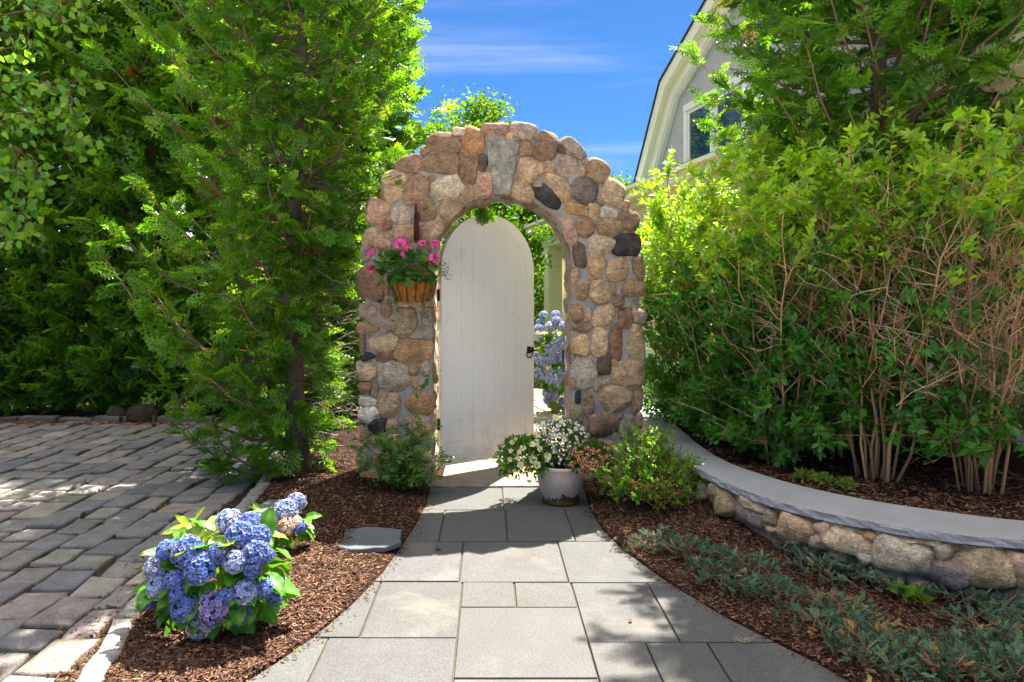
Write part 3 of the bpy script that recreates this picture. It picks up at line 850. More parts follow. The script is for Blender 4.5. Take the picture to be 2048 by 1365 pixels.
UP = [(760,135,75,55,0,'l'),(845,200,138,182,0,'o'),(665,215,195,142,5,'b'),(990,122,165,92,-3,'p'),(1165,130,175,100,15,'g'),(1318,232,145,172,10,'B'),(1485,245,190,88,38,'g'),
 (1190,245,92,108,0,'b'),(1245,272,52,58,0,'t'),(1430,248,78,68,10,'d'),(1087,165,42,48,0,'t'),(545,262,66,64,0,'b'),(448,345,172,112,-8,'b'),(640,345,235,142,3,'b'),(822,388,124,174,0,'B'),
 (915,335,62,98,0,'d'),(772,297,54,48,0,'B'),(1222,382,168,162,0,'t'),(1342,367,74,76,0,'t'),(1120,425,42,54,0,'b'),(1450,365,134,158,15,'g'),(1635,380,172,128,40,'b'),(1550,395,40,64,0,'t'),
 (343,490,162,204,10,'t'),(490,505,150,212,8,'b'),(588,465,58,84,0,'B'),(690,495,195,158,-22,'l'),(815,548,104,96,-20,'b'),(925,475,108,168,5,'p'),(1165,515,158,118,10,'t'),(1395,495,205,124,45,'t'),
 (1560,508,172,168,10,'v'),(1318,550,205,105,38,'k'),(1752,525,150,154,25,'T'),(235,650,148,158,0,'p'),(390,670,124,118,0,'G'),(555,640,112,148,0,'b'),(702,635,158,112,-42,'q'),(1270,470,64,54,0,'g'),
 (1500,628,164,84,8,'o'),(1622,650,78,112,0,'t'),(1665,590,48,52,0,'b'),(1720,652,112,82,0,'w'),(1825,612,68,62,0,'t'),(1848,710,124,142,20,'B'),(298,745,64,68,0,'r'),(240,822,162,134,5,'t'),
 (420,785,160,104,0,'t'),(530,790,56,100,0,'q'),(607,765,78,165,32,'q'),(1470,770,84,172,-18,'p'),(1572,748,122,142,15,'b'),(1725,755,178,114,10,'b'),(1665,865,152,132,12,'G'),(1828,865,168,142,0,'k'),
 (1535,930,86,142,0,'d'),(160,905,62,130,0,'g'),(300,905,100,70,0,'b'),(420,900,90,80,0,'t'),(195,1110,156,205,0,'B'),(540,885,86,80,0,'B'),(1640,992,98,162,10,'t'),(1780,1028,124,168,5,'t'),(1912,1005,74,152,0,'b'),
 (1508,1060,52,100,0,'t'),(1552,1160,86,110,0,'b'),(1607,1095,42,66,0,'p'),(1665,1170,122,168,10,'t'),(1752,1140,48,74,0,'b'),(1882,1140,136,124,0,'b'),(1780,1218,78,78,0,'B'),(290,1130,66,115,0,'b'),(420,1040,120,120,0,'t'),(540,1030,100,120,0,'b'),(420,1180,110,110,0,'b'),(540,1180,100,110,0,'t')]
LO = [(178,138,116,94,0,'g'),(250,60,44,44,0,'k'),(300,120,74,104,0,'b'),(420,80,120,54,0,'t'),(545,82,112,54,0,'t'),(185,245,144,78,0,'b'),(305,230,88,78,0,'g'),(420,205,142,192,0,'q'),(557,222,78,204,0,'g'),
 (142,350,44,128,0,'b'),(268,335,182,118,-10,'T'),(470,392,228,152,5,'o'),(178,428,88,54,-12,'k'),(290,437,112,118,-10,'r'),(165,515,122,122,0,'T'),(335,560,228,188,10,'G'),(468,512,68,78,0,'b'),(550,510,54,110,0,'g'),
 (484,598,54,84,0,'t'),(158,628,80,74,0,'b'),(172,715,108,62,0,'w'),(222,655,44,64,0,'b'),(310,738,148,144,0,'t'),(505,730,178,128,10,'o'),(185,812,128,104,0,'w'),(235,878,134,92,-20,'k'),(330,870,78,74,0,'p'),
 (412,838,74,56,0,'g'),(510,910,154,188,0,'t'),(150,925,54,80,0,'b'),(238,965,114,76,0,'p'),(150,1085,94,130,0,'g'),(365,985,130,110,0,'t'),(280,1090,130,120,0,'b'),(410,1110,120,110,0,'g'),(530,1062,104,84,0,'t'),(545,1165,84,110,0,'g'),(190,1200,120,90,0,'b'),(330,1210,130,90,0,'t'),(460,1220,110,80,0,'b'),
 (1520,145,80,114,0,'b'),(1590,150,38,74,0,'t'),(1690,172,138,138,0,'T'),(1828,182,98,128,0,'r'),(1915,168,84,98,0,'g'),(1550,235,128,64,0,'b'),(1540,352,118,128,0,'t'),(1662,337,92,194,8,'T'),(1768,337,84,204,0,'r'),
 (1895,345,102,228,0,'q'),(1690,482,88,134,0,'d'),(1565,522,164,208,0,'G'),(1760,470,54,54,0,'o'),(1848,535,208,164,0,'t'),(1650,607,54,84,15,'t'),(1712,587,68,54,0,'g'),(1525,692,40,84,0,'k'),(1595,732,78,154,0,'b'),
 (1755,700,224,154,8,'t'),(1905,697,64,154,0,'b'),(1512,800,84,124,0,'q'),(1690,857,194,164,0,'b'),(1842,872,104,154,0,'g'),(1780,805,74,54,0,'g'),(1918,842,50,94,0,'t'),(1540,930,120,110,0,'b'),(1680,1010,150,120,0,'t'),(1830,1030,140,130,0,'g'),(1550,1060,120,130,0,'t'),(1680,1140,140,120,0,'b'),(1830,1170,140,130,0,'t'),(1560,1190,120,110,0,'g')]
rs = random.Random(5)
def face_stone(zx, zy, w, h, rot, c, oy, k):
    px, py = 680 + zx / 3.2, oy + zy / 3.2
    p = at(px, py, AY); s = AY / F_PX / 3.2
    w, h = w * s * 1.16, h * s * 1.16
    d = min(.052, .020 + .15 * min(w, h)) * rs.uniform(.8, 1.15)
    me = stone_mesh('stone', w, h, d, 100 + k, rs.uniform(2.2, 3.8))
    col = np.array(SCOL[c]) * (1 + rs.uniform(-.12, .12)) * np.array([1 + rs.uniform(-.04, .04) for _ in range(3)]) * np.array([1.24, 1.15, 1.06])
    link('stone', me, M['stone'], arch, (p.x - ACX, .016 + rs.uniform(-.004, .006), p.z), (0, math.radians(rot), 0), color=col)
for k, s in enumerate(UP): face_stone(*s, 220, k)
for k, s in enumerate(LO): face_stone(*s, 580, 200 + k)
# keystone: one tall tapering cut granite block
kp = [at(680 + x / 3.2, 220 + y / 3.2, AY) for x, y in [(930, 190), (1152, 186), (1128, 330), (1088, 545), (990, 545), (955, 370)]]
q = subdiv_poly([(p.x - ACX, p.z) for p in kp], .05)
kc = q.mean(0)
link('keystone', prism('keystone', q - kc, -.05, .045, .008, .002, 3), M['stone'], arch, (kc[0], .02, kc[1]), (math.radians(90), 0, 0), color=lin(150, 146, 134))
# stones of the opening's lining and of the outer edge
def ring_stones(r, inward, n_depth, seed0, z_base):
    rr = random.Random(seed0)
    total = 2 * (AZ0 - z_base) + math.pi * r
    for dcol in range(n_depth):
        s = rr.uniform(0, .05)
        while s < total - .05:
            L = rr.uniform(.13, .27)
            m_ = s + L / 2; leg = AZ0 - z_base
            if m_ < leg: x, z, a = -r, z_base + m_, math.pi
            elif m_ < leg + math.pi * r:
                a = math.pi - (m_ - leg) / r; x, z = r * math.cos(a), AZ0 + r * math.sin(a)
            else: x, z, a = r, AZ0 - (m_ - leg - math.pi * r), 0.0
            nx, nz = math.cos(a), math.sin(a)
            dirn = Vector((-nx, 0, -nz)) if inward else Vector((nx, 0, nz))
            wd = AT / n_depth
            me = stone_mesh('stone', wd * .97, L * .95, .03 if inward else .04, seed0 + int(s * 100) + dcol * 1000, 3.6, rough=1.1, back=.02)
            # local -y looks along dirn, local x runs through the wall
            yv = -dirn; xv = Vector((0, 1, 0)); zv = xv.cross(yv)
            Mx = Matrix((xv, yv, zv)).transposed()
            c = rr.choice('tqbtTpbgo' if inward else 'tbgBpbl')
            o = link('stone', me, M['stone'], arch, Vector((x, wd * (dcol + .5), z)) + dirn * (-.012), Mx.to_euler(), color=np.array(SCOL[c]) * rr.uniform(.85, 1.15))
            s += L + .008
ring_stones(RI + .012, True, 2, 3000, 0.0)
ring_stones(RO - .06, False, 2, 6000, 0.0)

# ------------------------------------------------------------------ the door
DW, DH, DT, DZ = 0.985, 2.165, 0.046, 0.09
door = empty('arched_door', (-.412, 5.67, DZ), math.radians(34.0), 'tall off-white round-topped plank door standing half open in the arch', 'door')
def arch_poly(x0, x1, z0, ztop, n=28):
    r = (x1 - x0) / 2; c = (x0 + x1) / 2; sp = ztop - r
    return [(x0, z0), (x0, sp)] + [(c - r * math.cos(math.pi * i / n), sp + r * math.sin(math.pi * i / n)) for i in range(1, n)] + [(x1, sp), (x1, z0)]
def strip_frame(name, outer, inner, y0, y1, mat, parent):
    n = len(outer); V = []
    for pts, yy in ((outer, y0), (inner, y0), (outer, y1), (inner, y1)):
        V += [(x, yy, z) for x, z in pts]
    Fc = []
    for i in range(n - 1):
        Fc += [(i, i + 1, n + i + 1, n + i), (2 * n + i, 3 * n + i, 3 * n + i + 1, 2 * n + i + 1), (i, 2 * n + i, 2 * n + i + 1, i + 1), (n + i, n + i + 1, 3 * n + i + 1, 3 * n + i)]
    for e in (0, n - 1): Fc.append((e, n + e, 3 * n + e, 2 * n + e))
    return link(name, py_mesh(name, V, Fc), mat, parent)
ST = .088
strip_frame('frame', arch_poly(0, DW, 0, DH), arch_poly(ST, DW - ST, 0, DH - ST), -.004, DT + .004, M['door'], door)
link('bottom_rail', bev_box('bottom_rail', ST, DW - ST, -.0035, DT + .0035, 0.0005, .165, .0006), M['door'], door)
npk = 7; pw = (DW - 2 * ST) / npk
r_in = (DW - 2 * ST) / 2; sp = DH - ST - r_in
for k in range(npk):
    xa, xb = ST + k * pw + .0004, ST + (k + 1) * pw - .0004
    top = []
    for i in range(7):
        x = xb + (xa - xb) * i / 6; dx = min(r_in - .001, abs(x - DW / 2))
        top.append((x, sp + math.sqrt(r_in ** 2 - dx ** 2) + .004))
    poly = [(xa, .16), (xb, .16)] + top
    n = len(poly); c = np.mean(poly, 0)
    V, Fc = [], []
    ins = [(min(max(x, xa + .0014), xb - .0014), z) for x, z in poly]
    for pts, yy in ((poly, .012), (poly, .006), (ins, .0045)): V += [(x, yy, z) for x, z in pts]
    V += [(x, DT - .0045, z) for x, z in ins]
    Fc.append(tuple(range(2 * n, 3 * n))); 
    for a in (1,):
        Fc += [(a * n + i, a * n + (i + 1) % n, (a + 1) * n + (i + 1) % n, (a + 1) * n + i) for i in range(n)]
    Fc += [(n + (i + 1) % n, n + i, 3 * n + i, 3 * n + (i + 1) % n) for i in range(n)]
    Fc.append(tuple(range(4 * n - 1, 3 * n - 1, -1)))
    link('plank', py_mesh('plank', V, Fc), M['door'], door)
link('lock_block', bev_box('lock_block', DW - .15, DW - .004, -.007, .0, .86, 1.03, .002), M['door'], door)
# ring latch
lat = link('latch', bev_box('latch', -.022, .022, -.006, .0, -.03, .035, .003), M['iron'], door, (DW - .062, -.0072, .945))
V, Fc = [], []
for i in range(24):
    a = 2 * math.pi * i / 24
    for j in range(8):
        b_ = 2 * math.pi * j / 8
        V.append(((.032 + .0055 * math.cos(b_)) * math.cos(a), .0055 * math.sin(b_), (.032 + .0055 * math.cos(b_)) * math.sin(a)))
        Fc.append((i * 8 + j, ((i + 1) % 24) * 8 + j, ((i + 1) % 24) * 8 + (j + 1) % 8, i * 8 + (j + 1) % 8))
link('ring', py_mesh('ring', V, Fc, True), M['iron'], lat, (0, -.014, -.036))
link('bar', bev_box('bar', -.02, .085, -.020, -.008, -.007, .007, .002), M['iron'], lat)
link('keeper', bev_box('keeper', .028, .04, -.028, -.001, -.022, .03, .003), M['iron'], lat)
link('boss', bev_box('boss', -.014, .014, -.018, -.005, -.014, .014, .005), M['iron'], lat)
for hz in (.35, 1.45):
    link('hinge', bev_box('hinge', -.012, .012, .025, DT + .008, -.05, .05, .003), M['iron'], door, (-.004, 0, hz))
# the keeper plate let into the right pillar
o = link('strike_plate', bev_box('strike_plate', -.006, .006, -.02, .02, -.055, .055, .002), M['iron'], arch, (.526, .30, 1.02))

# rusty bracket on the left pillar
br = empty('iron_bracket', tuple(at(832, 450, AY - .07)), 0, 'rusty iron hook bracket fixed to the stones above the hanging basket', 'bracket')
V = [(-.006, 0, .17), (.006, 0, .17), (.01, 0, .11), (.03, 0, .09), (.034, 0, .05), (.024, 0, .02), (.026, 0, -.06), (.03, 0, -.11), (.0, 0, -.15), (-.018, 0, -.12), (-.02, 0, .0), (-.014, 0, .08), (-.012, 0, .12)]
V2 = [(x, -.006, z) for x, _, z in V] + [(x, .008, z) for x, _, z in V]; n = len(V)
Fc = [tuple(range(n)), tuple(range(2 * n - 1, n - 1, -1))] + [(i, n + i, n + (i + 1) % n, (i + 1) % n) for i in range(n)]
link('plate', py_mesh('plate', V2, Fc), M['rust'], br)
a_ = Acc(); a_.tube([(0, .0, .06), (.0, -.05, .08), (0, -.10, .06), (0, -.12, .0), (0, -.10, -.06), (0, -.05, -.1), (0, 0, -.12)], .007, 6, lin(70, 36, 26)); a_.build('hook', M['rust'], br, True)
a_ = Acc(); a_.tube([(-.03, -.01, .05), (-.035, -.02, .02), (-.02, -.02, .0)], .003, 5, lin(70, 36, 26)); a_.build('wire_loop', M['rust'], br, True)

# ------------------------------------------------------------------ low curved wall on the right
rw = empty('retaining_wall', (1.9, 3.6, 0), 0, 'low curved fieldstone retaining wall with a long grey granite cap', 'wall')
off_ = np.array([1.9, 3.6])
def wall_nrm(s):
    a, b = wall_at(WALL_F, max(0, s - .01)), wall_at(WALL_F, min(1, s + .01)); d = (b - a) / np.linalg.norm(b - a)
    return np.array([-d[1], d[0]]) if np.dot(np.array([-d[1], d[0]]), np.array([-1, -1])) > 0 else np.array([d[1], -d[0]])
CUTS = [0.0, .62, 1.0]
for k in range(2):
    V, Fc = [], []
    ss = np.linspace(CUTS[k] + .0004, CUTS[k + 1] - .0004, 110)
    prof = [(0, 0), (0, .35), (0, .7), (.0, 1.0), (.05, 1.06), (.5, 1.06), (.96, 1.06), (1.0, 1.0), (1.0, 0)]
    for s in ss:
        f, b_ = wall_at(WALL_F, s), wall_at(WALL_B, s); nn = wall_nrm(s); f = f + nn * .028
        for u, v in prof:
            p = f * (1 - u) + b_ * u
            rg = (.010 * noise.noise((p[0] * 14, p[1] * 14, v * 3)) + .005 * noise.noise((p[0] * 45, p[1] * 45, v * 8))) if u == 0 else 0
            p = p + nn * rg - off_
            V.append((p[0], p[1], CAP_H - .046 + .042 * v + (.003 * noise.noise((p[0] * 9, p[1] * 9, 3)) if u == 0 and v == 0 else 0)))
    n = len(prof)
    for i in range(len(ss) - 1):
        for j in range(n):
            Fc.append((i * n + j, i * n + (j + 1) % n, (i + 1) * n + (j + 1) % n, (i + 1) * n + j))
    Fc.append(tuple(range(n - 1, -1, -1))); e = (len(ss) - 1) * n; Fc.append(tuple(range(e, e + n)))
    link('capstone', py_mesh('capstone', V, Fc), M['slab'], rw, color=np.array(lin(148, 149, 152)) * (1 + .05 * (-1) ** k))
V, Fc = [], []
ss = np.linspace(0, 1, 90)
for s in ss:
    f, b_ = wall_at(WALL_F, s), wall_at(WALL_B, s); nn = wall_nrm(s)
    for u, z in ((0, -.05), (0, .05), (0, .1), (0, .15), (0, .2), (0, .25), (0, CAP_H - .046), (.9, CAP_H - .046), (.9, -.05)):
        p = f * (1 - u) + b_ * u
        rg = (.014 * noise.noise((p[0] * 9, p[1] * 9, z * 9)) + .006 * noise.noise((p[0] * 30, p[1] * 30, z * 30)) - .022) if u == 0 else 0
        p = p + nn * rg - off_
        V.append((p[0], p[1], z))
n = 9
for i in range(len(ss) - 1):
    for j in range(n): Fc.append((i * n + j, i * n + (j + 1) % n, (i + 1) * n + (j + 1) % n, (i + 1) * n + j))
Fc.append(tuple(range(n - 1, -1, -1))); e = (len(ss) - 1) * n; Fc.append(tuple(range(e, e + n)))
link('mortar', py_mesh('mortar', V, Fc, True), M['mortar_tan'], rw)
WST = [(475,425,160,150,0,'q'),(598,525,170,120,8,'v'),(700,540,72,90,10,'q'),(830,545,232,150,12,'t'),(970,548,100,95,0,'T'),(1085,615,266,150,14,'T'),(1215,610,96,76,0,'o'),(930,655,124,90,10,'t'),(1370,710,296,216,5,'G'),
 (1565,705,98,108,0,'G'),(1580,820,216,156,10,'v'),(1750,770,272,226,8,'q'),(1925,795,150,200,0,'p'),(1905,935,196,116,8,'v'),(620,440,165,56,20,'T'),(430,372,70,80,0,'g'),(1190,742,100,80,0,'w'),(712,597,80,50,0,'t'),(360,400,70,90,0,'g'),
 (1090,520,230,34,12,'q'),(1320,570,210,36,10,'T'),(1500,612,180,34,6,'t'),(1760,640,180,34,4,'q'),(2060,740,160,180,5,'t'),(2080,900,190,140,0,'g'),(1300,840,150,80,10,'t'),(1440,870,130,70,10,'g'),(1740,930,150,80,8,'b'),(1040,740,140,70,10,'q'),(800,650,120,60,14,'b'),(300,350,80,80,0,'t'),(320,440,90,80,0,'b'),(240,380,90,90,0,'t'),(2230,820,190,200,5,'q')]
for k, (zx, zy, w, h, rot, c) in enumerate(WST):
    px, py = 1260 + zx / 2.505, 820 + zy / 2.505
    tgt = (px - CX) / F_PX
    best = min(np.linspace(0, .72, 400), key=lambda s: abs(wall_at(WALL_F, s)[0] / wall_at(WALL_F, s)[1] - tgt) + (.0 if wall_at(WALL_F, s)[1] < 5.2 else .05))
    p = wall_at(WALL_F, best); z = EYE - (py - CY) / F_PX * p[1]; s_ = p[1] / F_PX / 2.505
    nn = wall_nrm(best)
    ww, hh = w * s_, h * s_
    fore = max(.45, abs(np.dot(nrm(-p), nn)))
    ww = ww / max(fore, .7)
    z = min(z, CAP_H - .048 - hh * .5)
    me = stone_mesh('stone', ww, hh, min(.10, .03 + .32 * min(ww, hh)), 7000 + k, rs.uniform(2.1, 2.7))
    ang = math.atan2(nn[1], nn[0]) + math.pi / 2
    Mz = Matrix.Rotation(ang, 4, 'Z') @ Matrix.Rotation(math.radians(rot * .4), 4, 'Y')
    link('stone', me, M['stone'], rw, (p[0] - off_[0] - nn[0] * .02, p[1] - off_[1] - nn[1] * .02, z), Mz.to_euler(), color=np.array(SCOL[c]) * rs.uniform(1.0, 1.3) * np.array([1.04, 1.0, .93]))

# ------------------------------------------------------------------ the house on the right
hd = nrm(np.array([.23, -1.0])); hn = nrm(np.array([-1.0, -.23]))
H0 = np.array([5.612 - .23 * 16.8, 16.8])
house = empty('house', (H0[0], H0[1], 0), math.atan2(hd[1], hd[0]), 'cream and grey stucco house with a gambrel gable and porch behind the evergreen', 'house')
# local x runs towards the camera along the facade, local -y looks out to the garden
S = lambda Z: (16.8 - Z) * math.hypot(.23, 1)
gx = [S(12.26), S(11.26), S(7.76), S(4.26), S(3.26)]
gz = [3.50, 5.10, 6.95, 5.10, 3.50]
V, Fc = box_verts(0, S(0.5), .06, .30, -.2, 3.46); link('wall', py_mesh('wall', V, Fc), M['cream'], house)
poly = [(gx[0], 3.46)] + list(zip(gx, gz)) + [(gx[4], 3.46)]
n = len(poly); V = [(x, .05, z) for x, z in poly] + [(x, .28, z) for x, z in poly]
Fc = [tuple(range(n)), tuple(range(2 * n - 1, n - 1, -1))] + [(i, n + i, n + (i + 1) % n, (i + 1) % n) for i in range(n)]
link('gable_wall', py_mesh('gable_wall', V, Fc), M['stucco'], house)
def gable_band(name, o0, o1, y0, y1, mat):
    """board along the gable's slopes, from offset o0 to o1 measured square to the slope, outwards"""
    P = np.array(list(zip(gx, gz))); n = len(P)
    nv = []
    for i in range(n):
        e = P[min(i + 1, n - 1)] - P[max(i - 1, 0)]; e = e / np.linalg.norm(e)
        e1 = (P[i] - P[i - 1]) / np.linalg.norm(P[i] - P[i - 1]) if i else None
        e2 = (P[i + 1] - P[i]) / np.linalg.norm(P[i + 1] - P[i]) if i < n - 1 else None
        a = np.array([-e1[1], e1[0]]) if e1 is not None else None; b = np.array([-e2[1], e2[0]]) if e2 is not None else None
        if a is None: v = b
        elif b is None: v = a
        else: v = (a + b) / (1 + np.dot(a, b))
        nv.append(v)
    nv = np.array(nv); A, B = P + nv * o0, P + nv * o1
    V = []
    for pts, yy in ((A, y0), (B, y0), (A, y1), (B, y1)): V += [(x, yy, z) for x, z in pts]
    Fc = []
    for i in range(n - 1):
        Fc += [(i, i + 1, n + i + 1, n + i), (2 * n + i, 3 * n + i, 3 * n + i + 1, 2 * n + i + 1), (i, 2 * n + i, 2 * n + i + 1, i + 1), (n + i, n + i + 1, 3 * n + i + 1, 3 * n + i)]
    for e in (0, n - 1): Fc.append((e, n + e, 3 * n + e, 2 * n + e))
    return link(name, py_mesh(name, V, Fc), mat, house)
gable_band('rake_board', -.30, .06, -.05, .2, M['cream'])
gable_band('rake_moulding', -.10, .10, -.14, -.051, M['cream'])
gable_band('rake_bead', -.34, -.302, -.03, .2, M['white'])
gable_band('roof', .101, .135, -.16, 9.0, M['shingle'])
# window in the gable
wx0, wx1, wz0, wz1 = S(10.72), S(9.25), 3.60, 4.52
wn = empty('window', ((wx0 + wx1) / 2, .04, (wz0 + wz1) / 2)); wn.parent = house
hw, hh = (wx1 - wx0) / 2, (wz1 - wz0) / 2
for nm, b_ in (('casing', (-hw - .1, hw + .1, -.05, .03, hh, hh + .11)), ('casing', (-hw - .1, hw + .1, -.06, .03, -hh - .09, -hh)), ('casing', (-hw - .1, -hw, -.045, .03, -hh + .001, hh - .001)), ('casing', (hw, hw + .1, -.045, .03, -hh + .001, hh - .001)), ('mullion', (-.05, .05, -.04, .03, -hh + .001, hh - .001))):
    link(nm, bev_box(nm, *b_, .006), M['white'], wn)
for sx in (-1, 1):
    x0, x1 = (-hw + .001, -.051) if sx < 0 else (.051, hw - .001)
    for b_ in ((x0, x0 + .05, -.025, .02, -hh + .002, hh - .002), (x1 - .05, x1, -.025, .02, -hh + .002, hh - .002), (x0 + .05, x1 - .05, -.024, .02, -hh + .002, -hh + .055), (x0 + .05, x1 - .05, -.024, .02, hh - .055, hh - .002)):
        link('sash', bev_box('sash', *b_, .004), M['white'], wn)
    V, Fc = box_verts(x0 + .05, x1 - .05, -.006, .0, -hh + .055, hh - .055); link('pane', py_mesh('pane', V, Fc), M['glass'], wn)
# porch: cornice, frieze, posts and little copper roof
PF = -.42
for nm, b_, mt in (('cornice', (-.42, S(3.0), PF - .34, .05, 3.16, 3.30), 'cream'), ('crown_moulding', (-.47, S(3.0), PF - .40, .05, 3.301, 3.37), 'cream'), ('bed_moulding', (-.20, S(3.0), PF - .12, .05, 3.06, 3.159), 'cream'),
                   ('frieze', (-.08, S(3.0), PF - .02, .05, 2.80, 3.059), 'cream')):
    link(nm, bev_box(nm, *b_, .012), M[mt], house)
V = [(-.46, PF - .39, 3.372), (S(3), PF - .39, 3.372), (S(3), .045, 3.50), (-.46, .045, 3.50), (-.46, PF - .39, 3.385), (S(3), PF - .39, 3.385), (S(3), .045, 3.52), (-.46, .045, 3.52)]
link('porch_roof', py_mesh('porch_roof', V, [(0, 3, 2, 1), (4, 5, 6, 7), (0, 1, 5, 4), (1, 2, 6, 5), (2, 3, 7, 6), (3, 0, 4, 7)]), M['copper'], house)
for k in range(4):
    x0 = .0 + k * 3.2
    ps = link('porch_post', bev_box('porch_post', x0, x0 + .36, PF, PF + .36, -.1, 2.799, .012), M['cream'], house)
    link('capital', bev_box('capital', x0 - .04, x0 + .40, PF - .04, PF + .40, 2.60, 2.70, .01), M['cream'], ps)
link('water_table', bev_box('water_table', 4.0, S(.6), -.02, .058, .28, .62, .01), M['white'], house)
for k, zz in enumerate((8.6, 5.2)):
    w2 = empty('window', (S(zz), .05, 1.9)); w2.parent = house
    for b_ in ((-.6, .6, -.04, .02, .7, .8), (-.6, .6, -.05, .02, -.8, -.7), (-.6, -.5, -.035, .02, -.699, .699), (.5, .6, -.035, .02, -.699, .699), (-.5, .5, -.02, .02, -.03, .03)):
        link('casing', bev_box('casing', *b_, .006), M['white'], w2)
    V, Fc = box_verts(-.5, .5, -.004, .005, -.7, .7); link('pane', py_mesh('pane', V, Fc), M['glass'], w2)

# ------------------------------------------------------------------ plant pieces
def tint_mat(name, trans, rough, spec, warm):
    m = petal_mat(name, trans); t = m.node_tree
    b = [n for n in t.nodes if n.type == 'BSDF_PRINCIPLED'][0]; tr = [n for n in t.nodes if n.type == 'BSDF_TRANSLUCENT'][0]
    b.inputs['Roughness'].default_value = rough; b.inputs['Specular IOR Level'].default_value = spec
    src = tr.inputs[0].links[0].from_socket
    mul = nd(t, 'ShaderNodeMixRGB', blend_type='MULTIPLY'); mul.inputs[0].default_value = 1; mul.inputs[2].default_value = (*warm, 1)
    t.links.new(src, mul.inputs[1]); t.links.new(mul.outputs[0], tr.inputs[0])
    return m
M['leafobj'] = tint_mat('broad_leaf', 0.38, 0.42, 0.45, (1.6, 1.4, 0.45))

def spray_T(seed, n_side, n_sub, w_main, w_side, w_sub, spread=.5, ang0=50):
    r = random.Random(seed); V, Fc = [], []
    def kite(p, a, L, w, z):
        d = np.array([math.sin(a), math.cos(a)]); q = np.array([d[1], -d[0]]); k = len(V)
        m_ = p + d * L * .45
        V.extend([(p[0], p[1], z), (m_[0] + q[0] * w, m_[1] + q[1] * w, z - .01), (p[0] + d[0] * L, p[1] + d[1] * L, z - L * .18), (m_[0] - q[0] * w, m_[1] - q[1] * w, z + .012)])
        Fc.extend([(k, k + 1, k + 2), (k, k + 2, k + 3)])
    def tri(p, a, L, w, z):
        d = np.array([math.sin(a), math.cos(a)]); q = np.array([d[1], -d[0]]); k = len(V)
        m_ = p + d * L * .2
        V.extend([(m_[0] + q[0] * w, m_[1] + q[1] * w, z - .01), (p[0] + d[0] * L, p[1] + d[1] * L, z - L * .2), (m_[0] - q[0] * w, m_[1] - q[1] * w, z + .012)])
        Fc.append((k, k + 1, k + 2))
    kite(np.zeros(2), 0, 1.0, w_main, 0)
    for i in range(n_side):
        t = .06 + .86 * i / n_side; sd = 1 if i % 2 else -1
        a = sd * math.radians(ang0 * (1 - .35 * t) + r.uniform(-8, 8)); L = (spread * (1 - t) + .14) * r.uniform(.8, 1.15)
        if t < .2: L *= .75
        p = np.array([0, t]); z = -.12 * t * t + r.uniform(-.03, .03)
        kite(p, a, L, w_side, z)
        for k in range(n_sub):
            u = .18 + .7 * k / max(1, n_sub); s2 = 1 if k % 2 else -1
            q = p + np.array([math.sin(a), math.cos(a)]) * L * u
            tri(q, a + s2 * math.radians(42 + r.uniform(-8, 8)), L * (.5 * (1 - u) + .2), w_sub, z - L * .1 * u)
    return np.array(V, float), np.array(Fc)
SPR = [spray_T(s, 8, 3, .020, .034, .046) for s in range(6)]
SPR_LO = [spray_T(20 + s, 7, 2, .03, .05, .06) for s in range(4)]
SPR_J = [spray_T(40 + s, 10, 1, .03, .03, .05, .32, 40) for s in range(4)]
SPR_CORE = spray_T(60, 5, 1, .06, .09, .1)

def leaf_T(w, fold=.12, droop=.12, tipw=.55):
    V = [(0, 0, 0), (-w, .42, fold * w * 2), (w, .42, fold * w * 2), (0, .45, 0), (-w * tipw, .78, fold * w - droop * .5), (w * tipw, .78, fold * w - droop * .5), (0, 1, -droop)]
    Fc = [(0, 3, 1), (0, 2, 3), (1, 3, 4), (3, 2, 5), (4, 3, 6), (3, 5, 6)]
    return np.array(V, float), np.array(Fc)
LEAF6 = leaf_T(.24)
LEAF_P = (np.array([(0, 0, 0), (-.27, .45, .08), (0, .5, 0), (.27, .45, .08), (0, 1, -.12)], float), np.array([(0, 2, 1), (0, 3, 2), (1, 2, 4), (2, 3, 4)]))
LEAF_W = leaf_T(.36, .1, .15, .62)
LEAF2 = (np.array([(0, 0, 0), (-.28, .5, .06), (0, 1, -.08), (.28, .5, .06)], float), np.array([(0, 2, 1), (0, 3, 2)]))
TW = lin(122, 104, 88); TWD = lin(96, 80, 66)

def tangent_up(rng, d):
    return nrm(rng.normal(size=d.shape) * .7 + [0, 0, .5])

def by_code(rng, codes, pals):
    codes = np.asarray(codes); out = np.zeros((len(codes), 3))
    for k, c in enumerate(pals):
        s_ = codes == k; out[s_] = pal(rng, int(s_.sum()), c, .14)
    return out
